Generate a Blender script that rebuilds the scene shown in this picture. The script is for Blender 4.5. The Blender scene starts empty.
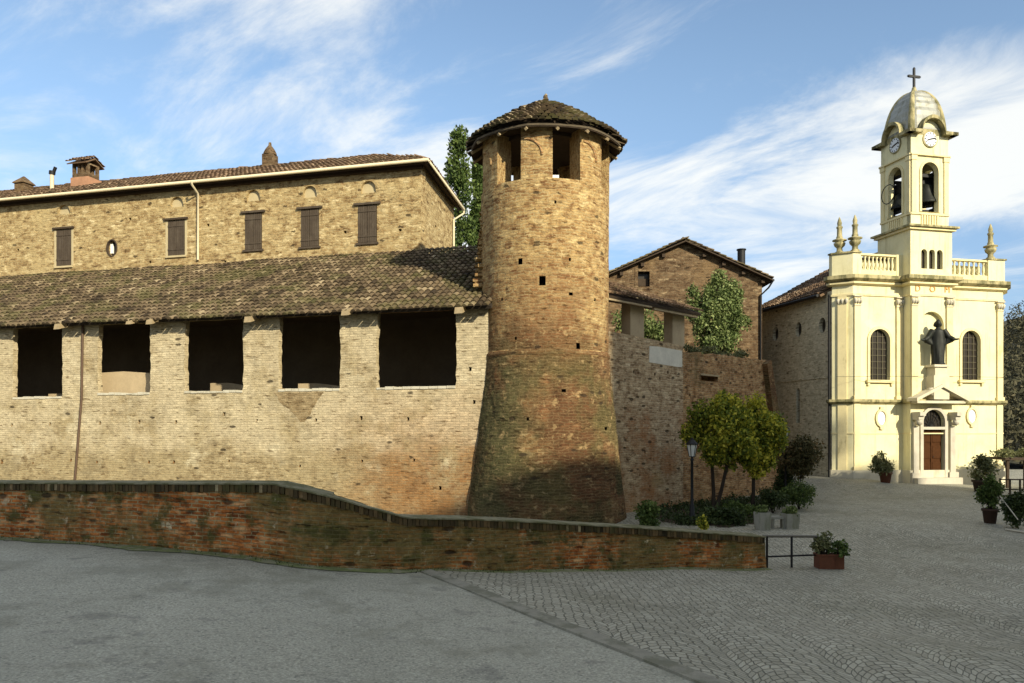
import bpy, math, random
import numpy as np
from mathutils import Vector, Matrix, noise as mnoise
from mathutils.geometry import tessellate_polygon
R = math.radians
random.seed(7)
S = bpy.context.scene
C = S.collection
CH = 2.7            # camera height above the reference ground
F = 796.0           # focal length in pixels of a 1024 px wide frame
HY = 430.0          # image row of the horizon

# ------------------------------------------------------------------ camera
cam_d = bpy.data.cameras.new('camera')
cam = bpy.data.objects.new('camera', cam_d); C.objects.link(cam)
cam.location = (0, 0, CH); cam.rotation_euler = (R(90), 0, 0)
cam_d.sensor_width = 36; cam_d.lens = 36 * F / 1024
cam_d.shift_y = (HY - 341.5) / 1024
cam_d.clip_end = 3000
S.camera = cam
# ------------------------------------------------------------------ light
SUN_EL, SUN_AZ = 25.0, 33.0          # degrees; azimuth to the right of straight behind the camera
sd = Vector((math.sin(R(SUN_AZ)) * math.cos(R(SUN_EL)), -math.cos(R(SUN_AZ)) * math.cos(R(SUN_EL)), math.sin(R(SUN_EL))))
sl = bpy.data.lights.new('sun', 'SUN'); sl.energy = 4.2; sl.angle = R(1.0); sl.color = (1, 0.91, 0.69)
so = bpy.data.objects.new('sun', sl); C.objects.link(so)
so.rotation_euler = sd.to_track_quat('Z', 'Y').to_euler()
S.view_settings.view_transform = 'Standard'; S.view_settings.look = 'None'
S.view_settings.exposure = 0.72; S.view_settings.gamma = 1
S.view_settings.use_curve_mapping = False

W = bpy.data.worlds.new('World'); S.world = W; W.use_nodes = True

class NT:
    """small helper around a node tree"""
    def __init__(s, tree):
        s.t = tree; s.n = tree.nodes; s.l = tree.links; s.n.clear()
    def node(s, typ, ins=None, **props):
        nd = s.n.new(typ)
        for k, v in props.items(): setattr(nd, k, v)
        for k, v in (ins or {}).items():
            i = nd.inputs[k]
            if isinstance(v, bpy.types.NodeSocket): s.l.new(v, i)
            else: i.default_value = v
        return nd
    def math(s, op, a, b=0.0, c=None, clamp=False):
        ins = {0: a, 1: b}
        if c is not None: ins[2] = c
        return s.node('ShaderNodeMath', ins, operation=op, use_clamp=clamp).outputs[0]
    def vmath(s, op, a, b=(0, 0, 0)):
        return s.node('ShaderNodeVectorMath', {0: a, 1: b}, operation=op).outputs[0]
    def ramp(s, fac, stops, interp='LINEAR'):
        nd = s.node('ShaderNodeValToRGB', {'Fac': fac}); cr = nd.color_ramp; cr.interpolation = interp
        while len(cr.elements) > 1: cr.elements.remove(cr.elements[-1])
        for i, (p, c) in enumerate(stops):
            e = cr.elements[0] if i == 0 else cr.elements.new(p)
            e.position = p
            if not hasattr(c, '__len__'): c = (c, c, c)
            e.color = (c[0], c[1], c[2], 1)
        return nd.outputs['Color']
    def mix(s, fac, a, b, blend='MIX'):
        nd = s.node('ShaderNodeMix', data_type='RGBA', blend_type=blend)
        for idx, v in ((0, fac), (6, a), (7, b)):
            i = nd.inputs[idx]
            if isinstance(v, bpy.types.NodeSocket): s.l.new(v, i)
            else: i.default_value = v if idx == 0 else (v[0], v[1], v[2], 1)
        return nd.outputs[2]
    def noise(s, vec, scale, detail=4, rough=0.55, dist=0.0):
        return s.node('ShaderNodeTexNoise', {'Vector': vec, 'Scale': scale, 'Detail': detail, 'Roughness': rough, 'Distortion': dist}).outputs['Fac']
    def step(s, v, lo, hi):
        return s.node('ShaderNodeMapRange', {'Value': v, 'From Min': lo, 'From Max': hi}, interpolation_type='SMOOTHSTEP').outputs['Result']

# sky: Nishita with thin high cirrus laid over it
w = NT(W.node_tree)
sky = w.node('ShaderNodeTexSky', sky_type='NISHITA', sun_disc=False, sun_elevation=R(SUN_EL),
             sun_rotation=math.atan2(sd.x, sd.y), altitude=200, air_density=1.0, dust_density=0.6, ozone_density=2.0)
tc = w.node('ShaderNodeTexCoord').outputs['Generated']
sx = w.node('ShaderNodeSeparateXYZ', {0: tc})
den = w.math('ADD', w.math('MAXIMUM', sx.outputs[2], 0.0), 0.22)
px_ = w.math('DIVIDE', sx.outputs[0], den); py_ = w.math('DIVIDE', sx.outputs[1], den)
pv = w.node('ShaderNodeCombineXYZ', {0: px_, 1: py_, 2: 0.0}).outputs[0]
rv = w.node('ShaderNodeMapping', {'Vector': pv, 'Rotation': (0, 0, R(38))}).outputs[0]      # streaks run from the far left towards the near right
mp = w.node('ShaderNodeMapping', {'Vector': rv, 'Location': (0.468, -3.7588, 0), 'Scale': (0.95, 1.7, 1)}).outputs[0]
wisp = w.noise(mp, 1.7, 11, 0.66, 0.5)
big = w.noise(w.node('ShaderNodeMapping', {'Vector': rv, 'Location': (-2.199, -0.693, 0), 'Scale': (0.5, 1.25, 1)}).outputs[0], 1.1, 3, 0.5, 0.2)
cl = w.math('ADD', w.math('MULTIPLY', wisp, 0.52), w.math('MULTIPLY', big, 0.70))
clm = w.step(cl, 0.535, 0.715)
clm = w.math('MULTIPLY', clm, 0.86)
low = w.step(sx.outputs[2], -0.02, 0.42)
hz = w.mix(low, (0.52, 0.56, 0.68), (1.03, 1, 0.93), 'MIX')
skyc = w.mix(1.0, sky.outputs['Color'], hz, 'MULTIPLY')
bg1 = w.node('ShaderNodeBackground', {'Color': skyc, 'Strength': 0.13})
bg2 = w.node('ShaderNodeBackground', {'Color': (0.84, 0.84, 0.80, 1), 'Strength': 0.78})
ms = w.node('ShaderNodeMixShader', {0: clm, 1: bg1.outputs[0], 2: bg2.outputs[0]})
w.node('ShaderNodeOutputWorld', {'Surface': ms.outputs[0]})

# ------------------------------------------------------------------ materials
def principled(t, col, rough=0.9, bump=None, bstr=0.5, bdist=0.02, metal=0.0, spec=0.3):
    ins = {'Base Color': col if isinstance(col, bpy.types.NodeSocket) else (col[0], col[1], col[2], 1), 'Roughness': rough, 'Metallic': metal, 'Specular IOR Level': spec}
    if bump is not None:
        b = t.node('ShaderNodeBump', {'Height': bump, 'Strength': bstr, 'Distance': bdist})
        ins['Normal'] = b.outputs[0]
    p = t.node('ShaderNodeBsdfPrincipled', ins)
    t.node('ShaderNodeOutputMaterial', {'Surface': p.outputs[0]})
    return p
def newmat(name):
    m = bpy.data.materials.new(name); m.use_nodes = True
    return m, NT(m.node_tree)

def brick_mat(name, ramp, mortar, bw=0.28, bh=0.075, wob=0.03, layers=(), pits=0.12, mort=0.014, bstr=0.7, val=0.35, dash=0.8):
    """ramp: colours of single bricks. layers: (scale, lo, hi, colour, strength, zlo, zhi) - patches of plaster, moss,
    redder brick or a darker tone; zlo -> zhi is the height range (m) over which a layer fades in"""
    m, t = newmat(name)
    uv = t.node('ShaderNodeUVMap').outputs[0]
    wn = t.node('ShaderNodeTexNoise', {'Vector': uv, 'Scale': 2.2, 'Detail': 3})
    off = t.vmath('MULTIPLY', t.vmath('SUBTRACT', wn.outputs['Color'], (0.5, 0.5, 0.5)), (wob * 2, wob * 2, 0))
    wf = t.node('ShaderNodeTexNoise', {'Vector': uv, 'Scale': 11.0, 'Detail': 2})
    off2 = t.vmath('MULTIPLY', t.vmath('SUBTRACT', wf.outputs['Color'], (0.5, 0.5, 0.5)), (wob * .9, wob * .9, 0))
    v = t.vmath('ADD', t.vmath('ADD', uv, off), off2)
    br = t.node('ShaderNodeTexBrick', {'Vector': v, 'Color1': (0, 0, 0, 1), 'Color2': (1, 1, 1, 1), 'Mortar': (0, 0, 0, 1), 'Scale': 1.0,
                'Mortar Size': mort, 'Mortar Smooth': 0.3, 'Bias': 0.0, 'Brick Width': bw, 'Row Height': bh})
    vs2 = t.node('ShaderNodeTexVoronoi', {'Vector': t.vmath('MULTIPLY', v, (0.8 / bw, 0.72 / bh, 1)), 'Scale': 1.0})
    cell = t.node('ShaderNodeSeparateXYZ', {0: vs2.outputs['Color']}).outputs[1]
    tint = t.math('ADD', t.math('MULTIPLY', br.outputs['Color'], 0.5), t.math('MULTIPLY', cell, 0.5)); fac = br.outputs['Fac']
    n1 = t.noise(uv, 0.55, 5, 0.6); n2 = t.noise(uv, 3.4, 5, 0.65); n3 = t.noise(uv, 19, 3, 0.6)
    tt = t.math('ADD', t.math('MULTIPLY', tint, 0.85), t.math('MULTIPLY', t.math('SUBTRACT', n2, 0.42), 1.0), clamp=True)
    col = t.ramp(tt, ramp)
    mfac = t.math('MULTIPLY', fac, t.step(n2, 0.3, 0.62))
    col = t.mix(mfac, col, mortar)
    for lay in layers:
        (sc, lo, hi, c, st, zlo, zhi) = lay[:7]
        nn = t.noise(t.vmath('ADD', uv, (sc * 7.3, sc * 3.1, 0)), sc, 6, 0.66)
        f = t.step(nn, lo, hi)
        if zlo is not None:
            zz = t.node('ShaderNodeSeparateXYZ', {0: uv}).outputs[1]
            zz = t.math('ADD', zz, t.math('MULTIPLY', t.math('SUBTRACT', n1, 0.5), 3.0))
            f = t.math('MULTIPLY', f, t.step(zz, zlo, zhi) if zhi > zlo else t.math('SUBTRACT', 1.0, t.step(zz, zhi, zlo)))
        if len(lay) > 7:
            uu = t.node('ShaderNodeSeparateXYZ', {0: uv}).outputs[0]
            f = t.math('MULTIPLY', f, t.step(t.math('ADD', uu, t.math('MULTIPLY', t.math('SUBTRACT', n1, 0.5), 4.0)), lay[7], lay[8]) if lay[8] > lay[7] else t.math('SUBTRACT', 1.0, t.step(t.math('ADD', uu, t.math('MULTIPLY', t.math('SUBTRACT', n1, 0.5), 3.0)), lay[8], lay[7])))
        f = t.math('MULTIPLY', f, st)
        # a layer tints the brick and keeps some of its pattern
        lc = t.mix(t.math('MULTIPLY', tint, 0.75), (c[0] * 1.35, c[1] * 1.35, c[2] * 1.3), (c[0] * .45, c[1] * .45, c[2] * .45))
        lc = t.mix(t.math('MULTIPLY', fac, 0.6), lc, (c[0] * .5 + mortar[0] * .22, c[1] * .5 + mortar[1] * .22, c[2] * .5 + mortar[2] * .22))
        col = t.mix(f, col, lc)
    sh = t.math('ADD', t.math('MULTIPLY', t.math('SUBTRACT', t.noise(uv, 7.5, 4, 0.7), 0.5), val * 2.2), 1.0)
    sh = t.math('MULTIPLY', sh, t.math('ADD', t.math('MULTIPLY', n3, val), 1 - val / 2))
    nb = t.noise(t.vmath('MULTIPLY', v, (1.5 / bw, 0.9 / bh, 1)), 1.0, 3, 0.7)
    sh = t.math('MULTIPLY', sh, t.math('ADD', 0.42, t.math('MULTIPLY', nb, 1.16)))
    col = t.mix(1.0, col, t.node('ShaderNodeCombineColor', {0: sh, 1: sh, 2: sh}).outputs[0], 'MULTIPLY')
    dn = t.noise(t.vmath('MULTIPLY', v, (2.4, 11.5, 1)), 1.0, 4, 0.6)      # open joints: short dark dashes along the courses
    col = t.mix(t.math('MULTIPLY', t.step(dn, 0.575, 0.66), dash), col, t.mix(1.0, col, (0.30, 0.24, 0.18), 'MULTIPLY'))
    col = t.mix(t.math('MULTIPLY', t.math('SUBTRACT', 1.0, t.step(dn, 0.30, 0.40)), dash * .55), col, mortar)
    if pits > 0:      # lost bricks and open joints
        vo = t.node('ShaderNodeTexVoronoi', {'Vector': t.vmath('MULTIPLY', v, (2.6, 6.5, 1)), 'Scale': 1.0})
        rnd = t.node('ShaderNodeSeparateXYZ', {0: vo.outputs['Color']}).outputs[0]
        pm = t.math('MULTIPLY', t.math('LESS_THAN', rnd, pits * .6), t.math('SUBTRACT', 1.0, t.step(vo.outputs['Distance'], 0.22, 0.42)))
        col = t.mix(t.math('MULTIPLY', pm, 0.82), col, (0.035, 0.024, 0.014))
        hgt = t.math('SUBTRACT', t.math('SUBTRACT', t.math('ADD', t.math('MULTIPLY', n3, 0.5), t.math('MULTIPLY', n2, 0.8)), t.math('MULTIPLY', fac, 0.55)), t.math('MULTIPLY', pm, 1.0))
    else:
        hgt = t.math('SUBTRACT', t.math('ADD', t.math('MULTIPLY', n3, 0.4), n2), t.math('MULTIPLY', fac, 0.5))
    principled(t, col, 0.92, hgt, bstr, 0.03, spec=0.15)
    return m

def plain(name, col, rough=0.8, var=0.25, scale=3.0, metal=0.0, stains=None, spec=0.3, bstr=0.3):
    m, t = newmat(name)
    uv = t.node('ShaderNodeTexCoord').outputs['Object']
    n = t.noise(uv, scale, 5, 0.65); n2 = t.noise(uv, scale * 9, 3, 0.6)
    f = t.math('ADD', t.math('MULTIPLY', n, 0.7), t.math('MULTIPLY', n2, 0.3))
    a = [c * (1 - var) for c in col]; b = [min(1, c * (1 + var)) for c in col]
    c = t.ramp(f, [(0.25, a), (0.75, b)])
    if stains:
        sc, lo, hi, sc_col, st = stains
        mv = t.node('ShaderNodeMapping', {'Vector': uv, 'Scale': (1, 1, 0.35)}).outputs[0]
        c = t.mix(t.math('MULTIPLY', t.step(t.noise(mv, sc, 6, 0.68), lo, hi), st), c, sc_col)
    principled(t, c, rough, n2, bstr, 0.01, metal, spec)
    return m

def tint_mat(name, ramp, rough=0.9, moss=None, translucent=0.0, spec=0.2):
    """colour of each piece (tile, leaf, coping brick) from its own 'tint' attribute"""
    m, t = newmat(name)
    a = t.node('ShaderNodeAttribute', attribute_name='tint').outputs['Fac']
    ob = t.node('ShaderNodeTexCoord').outputs['Object']
    n2 = t.noise(ob, 9.0, 3, 0.6)
    c = t.ramp(t.math('ADD', a, t.math('MULTIPLY', t.math('SUBTRACT', n2, 0.5), 0.5), clamp=True), ramp)
    if moss:
        sc, lo, hi, mc, st = moss
        c = t.mix(t.math('MULTIPLY', t.step(t.noise(ob, sc, 6, 0.68), lo, hi), st), c, mc)
    p = principled(t, c, rough, n2 if translucent == 0 else None, 0.4, 0.02, spec=spec)
    if translucent > 0:
        tr = t.node('ShaderNodeBsdfTranslucent', {'Color': c})
        mx = t.node('ShaderNodeMixShader', {0: translucent, 1: p.outputs[0], 2: tr.outputs[0]})
        out = [n for n in t.n if n.type == 'OUTPUT_MATERIAL'][0]
        t.l.new(mx.outputs[0], out.inputs[0])
    return m

M = {}
M['gallery'] = brick_mat('gallery_brick', [(0.0, (0.11, 0.073, 0.036)), (0.3, (0.245, 0.18, 0.094)), (0.7, (0.355, 0.275, 0.152)), (1.0, (0.50, 0.41, 0.25))], (0.37, 0.30, 0.175),
    bw=0.30, bh=0.085, wob=0.035, pits=0.035, mort=0.018, val=0.22,
    layers=[(0.35, 0.42, 0.62, (0.385, 0.31, 0.178), 0.5, None, None), (1.0, 0.48, 0.62, (0.225, 0.178, 0.105), 0.55, None, None), (0.8, 0.56, 0.66, (0.55, 0.48, 0.33), 0.6, None, None),
            (0.5, 0.30, 0.55, (0.25, 0.12, 0.042), 0.85, 4.8, 2.4, -7.0, -2.0), (1.6, 0.50, 0.62, (0.17, 0.075, 0.03), 0.7, 3.4, 1.2, -4.0, -0.5), (0.5, 0.35, 0.55, (0.62, 0.53, 0.37), 0.5, 1.6, 2.4)])  # ranged layers: redder and darker towards the bottom right
M['palazzo'] = brick_mat('palazzo_brick', [(0.0, (0.10, 0.055, 0.024)), (0.3, (0.27, 0.18, 0.08)), (0.7, (0.42, 0.315, 0.155)), (1.0, (0.62, 0.505, 0.295))], (0.43, 0.34, 0.18),
    bw=0.34, bh=0.11, wob=0.11, pits=0.06, mort=0.02, val=0.30,
    layers=[(0.4, 0.50, 0.66, (0.47, 0.37, 0.195), 0.5, None, None), (1.3, 0.60, 0.70, (0.36, 0.25, 0.13), 0.5, None, None)])
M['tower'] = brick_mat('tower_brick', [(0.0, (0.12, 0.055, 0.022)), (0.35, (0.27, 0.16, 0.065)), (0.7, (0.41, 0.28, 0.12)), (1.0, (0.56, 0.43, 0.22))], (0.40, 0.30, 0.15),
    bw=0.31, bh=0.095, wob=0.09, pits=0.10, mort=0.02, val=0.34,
    layers=[(0.45, 0.30, 0.54, (0.14, 0.063, 0.028), 0.82, 9.2, 5.4), (0.6, 0.30, 0.52, (0.072, 0.032, 0.015), 0.84, 6.8, 4.0),  # darker and redder towards the base; moss layers follow
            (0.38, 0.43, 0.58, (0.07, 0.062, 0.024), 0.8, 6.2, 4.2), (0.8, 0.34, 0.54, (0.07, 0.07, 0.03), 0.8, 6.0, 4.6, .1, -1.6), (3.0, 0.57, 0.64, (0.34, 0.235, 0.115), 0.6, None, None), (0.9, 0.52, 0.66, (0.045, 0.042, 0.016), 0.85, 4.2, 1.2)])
M['rampart'] = brick_mat('rampart_brick', [(0.0, (0.13, 0.075, 0.038)), (0.4, (0.34, 0.235, 0.13)), (0.7, (0.48, 0.355, 0.21)), (1.0, (0.64, 0.51, 0.33))], (0.47, 0.365, 0.225),
    bw=0.28, bh=0.085, wob=0.05, pits=0.16, mort=0.018, val=0.32,
    layers=[(0.55, 0.42, 0.6, (0.30, 0.13, 0.05), 0.8, 4.2, 2.2), (0.9, 0.56, 0.68, (0.40, 0.28, 0.13), 0.6, 2.6, 1.0)])
M['rampart_red'] = brick_mat('old_red_brick', [(0.0, (0.10, 0.048, 0.022)), (0.4, (0.29, 0.15, 0.062)), (0.7, (0.43, 0.245, 0.105)), (1.0, (0.58, 0.40, 0.20))], (0.38, 0.28, 0.155),
    bw=0.28, bh=0.085, wob=0.05, pits=0.14, mort=0.016, val=0.34,
    layers=[(0.6, 0.52, 0.66, (0.09, 0.07, 0.028), 0.7, None, None), (1.2, 0.60, 0.70, (0.33, 0.23, 0.12), 0.5, None, None)])
M['low_wall'] = brick_mat('parapet_brick', [(0.0, (0.06, 0.02, 0.008)), (0.3, (0.26, 0.078, 0.02)), (0.65, (0.48, 0.165, 0.042)), (1.0, (0.66, 0.40, 0.19))], (0.38, 0.30, 0.155),
    bw=0.25, bh=0.072, wob=0.028, pits=0.15, mort=0.013, bstr=1.0, val=0.45, dash=0.9,
    layers=[(0.55, 0.43, 0.57, (0.15, 0.122, 0.045), 0.8, None, None), (1.8, 0.50, 0.62, (0.065, 0.068, 0.02), 0.85, None, None), (3.2, 0.60, 0.67, (0.50, 0.43, 0.29), 0.7, None, None)])
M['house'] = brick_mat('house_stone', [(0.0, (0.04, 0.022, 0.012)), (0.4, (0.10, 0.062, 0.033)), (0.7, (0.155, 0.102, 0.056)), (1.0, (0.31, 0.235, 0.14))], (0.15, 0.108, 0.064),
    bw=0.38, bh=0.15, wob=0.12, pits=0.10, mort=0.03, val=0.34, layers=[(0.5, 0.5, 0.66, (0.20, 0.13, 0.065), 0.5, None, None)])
M['church_side'] = brick_mat('church_side_brick', [(0.0, (0.32, 0.285, 0.19)), (0.5, (0.50, 0.45, 0.31)), (1.0, (0.64, 0.585, 0.42))], (0.52, 0.47, 0.33),
    bw=0.36, bh=0.12, wob=0.05, pits=0.03, mort=0.02, val=0.25, layers=[(0.4, 0.45, 0.6, (0.55, 0.50, 0.365), 0.75, 6.6, 7.6)])
M['roof_grey'] = tint_mat('weathered_roof_tile', [(0.0, (0.03, 0.021, 0.013)), (0.35, (0.09, 0.064, 0.037)), (0.7, (0.165, 0.12, 0.07)), (1.0, (0.30, 0.235, 0.145))], moss=(0.9, 0.47, 0.62, (0.085, 0.08, 0.028), 0.6))
M['roof_red'] = tint_mat('red_roof_tile', [(0.0, (0.04, 0.025, 0.016)), (0.4, (0.125, 0.078, 0.046)), (0.75, (0.215, 0.14, 0.084)), (1.0, (0.36, 0.265, 0.175))], moss=(1.2, 0.52, 0.66, (0.09, 0.08, 0.04), 0.5))
M['under'] = plain('roof_underlay', (0.035, 0.026, 0.018), 0.95, 0.3)
M['wood'] = plain('dark_timber', (0.05, 0.033, 0.02), 0.85, 0.35, 6)
M['wood_pale'] = plain('weathered_timber', (0.34, 0.26, 0.15), 0.85, 0.3, 6)
M['shutter'] = plain('shutter_wood', (0.062, 0.045, 0.030), 0.75, 0.3, 5, stains=(4, .45, .65, (0.10, 0.078, 0.055), .6))
M['gutter'] = plain('cream_gutter', (0.58, 0.50, 0.34), 0.5, 0.12, 4)
M['stone_pale'] = plain('pale_stone', (0.50, 0.46, 0.36), 0.8, 0.18, 3, stains=(2.5, 0.5, 0.7, (0.22, 0.19, 0.12), 0.5))
M['plaster'] = plain('pale_plaster', (0.60, 0.56, 0.46), 0.9, 0.2, 2.5, stains=(2, 0.55, 0.7, (0.40, 0.36, 0.28), 0.5))
M['plaster_tan'] = plain('tan_plaster', (0.40, 0.31, 0.19), 0.9, 0.2, 2.0, stains=(2, 0.5, 0.7, (0.24, 0.17, 0.10), 0.5))
M['niche'] = plain('niche_plaster', (0.44, 0.36, 0.21), 0.9, 0.2, 3.0)
def render_mat():
    m, t = newmat('church_yellow_plaster')
    ob = t.node('ShaderNodeTexCoord').outputs['Object']
    n1 = t.noise(ob, 0.7, 6, 0.65); n2 = t.noise(ob, 12, 4, 0.7)
    c = t.ramp(t.math('ADD', t.math('MULTIPLY', n1, .75), t.math('MULTIPLY', n2, .25)), [(.28, (.56, .505, .29)), (.5, (.70, .645, .40)), (.75, (.76, .71, .48))])
    st = t.noise(t.vmath('MULTIPLY', ob, (4.5, 4.5, .28)), 1.0, 6, .7)
    c = t.mix(t.math('MULTIPLY', t.step(st, .52, .72), .65), c, (.44, .38, .19))
    pt = t.noise(t.vmath('ADD', ob, (5, 3, 1)), 1.1, 5, .7)
    c = t.mix(t.math('MULTIPLY', t.step(pt, .60, .68), .4), c, (.70, .66, .50))
    principled(t, c, .9, n2, .12, .01, spec=.15)
    return m
M['yellow'] = render_mat()
M['yellow_trim'] = plain('church_trim', (0.70, 0.60, 0.335), 0.8, 0.12, 2.0, stains=(2.2, 0.54, 0.70, (0.30, 0.25, 0.11), 0.5))
M['mossy_trim'] = plain('mossy_cornice', (0.42, 0.36, 0.19), 0.85, 0.2, 2.5, stains=(2.6, 0.42, 0.60, (0.085, 0.085, 0.035), 0.8))
M['marble'] = plain('portal_marble', (0.47, 0.43, 0.345), 0.6, 0.15, 2.5, stains=(3, 0.52, 0.7, (0.36, 0.31, 0.24), 0.6))
M['plinth'] = plain('plinth_stone', (0.56, 0.51, 0.38), 0.8, 0.15, 2.5, stains=(2, 0.5, 0.7, (0.33, 0.29, 0.20), 0.5))
M['glass'] = plain('dark_glass', (0.025, 0.02, 0.014), 0.35, 0.2, 2, spec=0.25, bstr=0.05)
M['lead'] = plain('window_lead', (0.10, 0.085, 0.05), 0.6, 0.2, 4)
M['bronze'] = plain('dark_bronze', (0.012, 0.013, 0.010), 0.55, 0.35, 4, metal=0.2, stains=(5, 0.55, 0.7, (0.03, 0.042, 0.032), 0.5))
M['iron'] = plain('dark_iron', (0.015, 0.015, 0.016), 0.55, 0.3, 6, metal=0.3)
M['lead_roof'] = plain('lead_sheet', (0.31, 0.31, 0.275), 0.5, 0.22, 3, metal=0.25, stains=(3, 0.46, 0.62, (0.17, 0.16, 0.11), 0.7))
M['door'] = plain('door_wood', (0.06, 0.025, 0.010), 0.85, 0.3, 7, spec=0.05)
M['white'] = plain('white_plaque', (0.80, 0.79, 0.74), 0.6, 0.06, 4)
M['ochre'] = plain('ochre_paint', (0.55, 0.27, 0.07), 0.7, 0.15, 5)
M['terracotta'] = plain('terracotta', (0.12, 0.045, 0.024), 0.8, 0.25, 5)
M['concrete'] = plain('concrete', (0.27, 0.265, 0.225), 0.9, 0.2, 5, stains=(4, 0.5, 0.65, (0.13, 0.14, 0.075), 0.6))
M['soil'] = plain('soil', (0.05, 0.035, 0.02), 1.0, 0.3, 8)
M['bark'] = plain('bark', (0.03, 0.022, 0.015), 0.95, 0.35, 9)
M['kerb'] = plain('kerb_stone', (0.25, 0.235, 0.185), 0.9, 0.3, 5, stains=(2.5, .45, .6, (.11, .11, .07), .7))
M['clock'] = plain('clock_face', (0.72, 0.74, 0.76), 0.5, 0.05, 5)
M['lamp_glass'] = plain('frosted_lamp_glass', (0.55, 0.56, 0.52), 0.25, 0.1, 5)
M['leaf_yellow'] = tint_mat('yellow_green_leaf', [(0.0, (0.025, 0.045, 0.01)), (0.4, (0.17, 0.215, 0.03)), (0.7, (0.50, 0.46, 0.05)), (1.0, (0.85, 0.74, 0.11))], 0.6, translucent=0.35)
M['leaf_green'] = tint_mat('green_leaf', [(0.0, (0.02, 0.038, 0.01)), (0.5, (0.07, 0.11, 0.026)), (1.0, (0.18, 0.23, 0.06))], 0.6, translucent=0.25)
M['leaf_dark'] = tint_mat('dark_leaf', [(0.0, (0.014, 0.025, 0.008)), (0.6, (0.04, 0.062, 0.018)), (1.0, (0.10, 0.125, 0.04))], 0.6, translucent=0.2)
M['leaf_grey'] = tint_mat('grey_green_leaf', [(0.0, (0.035, 0.045, 0.018)), (0.5, (0.14, 0.15, 0.06)), (1.0, (0.30, 0.29, 0.14))], 0.6, translucent=0.25)
M['leaf_ivy'] = tint_mat('fresh_leaf', [(0.0, (0.03, 0.05, 0.014)), (0.5, (0.13, 0.175, 0.055)), (1.0, (0.33, 0.37, 0.15))], 0.6, translucent=0.25)
M['leaf_russet'] = tint_mat('russet_leaf', [(0.0, (0.03, 0.032, 0.012)), (0.6, (0.10, 0.09, 0.035)), (1.0, (0.22, 0.14, 0.06))], 0.7, translucent=0.2)
M['leaf_wood'] = tint_mat('winter_wood', [(0.0, (0.03, 0.03, 0.016)), (0.5, (0.06, 0.058, 0.032)), (1.0, (0.11, 0.095, 0.055))], 0.9)
M['coping'] = tint_mat('coping_brick', [(0.0, (0.025, 0.02, 0.01)), (0.5, (0.085, 0.06, 0.028)), (0.8, (0.17, 0.11, 0.05)), (1.0, (0.36, 0.30, 0.18))], moss=(2.2, 0.47, 0.62, (0.07, 0.065, 0.022), 0.7))

def asphalt_mat():
    m, t = newmat('asphalt')
    ob = t.node('ShaderNodeTexCoord').outputs['Object']
    n1 = t.noise(ob, 0.35, 5, 0.6); n2 = t.noise(ob, 32, 3, 0.7); n3 = t.noise(ob, 3, 5, 0.7)
    c = t.ramp(t.math('ADD', t.math('MULTIPLY', n1, 0.6), t.math('MULTIPLY', n3, 0.4)), [(0.3, (0.265, 0.257, 0.20)), (0.7, (0.37, 0.358, 0.285))])
    c = t.mix(1.0, c, t.ramp(n2, [(0.25, 0.6), (0.5, 0.97), (0.72, 1.6)]), 'MULTIPLY')
    v = t.node('ShaderNodeTexVoronoi', {'Vector': ob, 'Scale': 38.0})
    c = t.mix(t.math('MULTIPLY', t.math('LESS_THAN', t.node('ShaderNodeSeparateXYZ', {0: v.outputs['Color']}).outputs[0], 0.07), 0.45), c, (0.06, 0.06, 0.05))
    c = t.mix(t.math('MULTIPLY', t.step(t.noise(ob, 0.5, 6, 0.7), 0.50, 0.62), 0.45), c, (0.15, 0.145, 0.10))
    c = t.mix(t.math('MULTIPLY', t.step(t.noise(t.vmath('ADD', ob, (9, 2, 0)), 1.3, 6, 0.72), 0.56, 0.66), 0.5), c, (0.12, 0.115, 0.10))
    crk = t.node('ShaderNodeTexVoronoi', {'Vector': t.vmath('ADD', ob, t.vmath('MULTIPLY', t.node('ShaderNodeTexNoise', {'Vector': ob, 'Scale': 2.0, 'Detail': 4}).outputs['Color'], (.9, .9, 0))), 'Scale': 0.42}, feature='DISTANCE_TO_EDGE').outputs['Distance']
    c = t.mix(t.math('MULTIPLY', t.math('SUBTRACT', 1.0, t.step(crk, 0.0, 0.012)), t.math('MULTIPLY', t.step(n1, .50, .60), 0.3)), c, (0.07, 0.07, 0.055))
    principled(t, c, 0.75, n2, 0.5, 0.01, spec=0.35)
    return m
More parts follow.
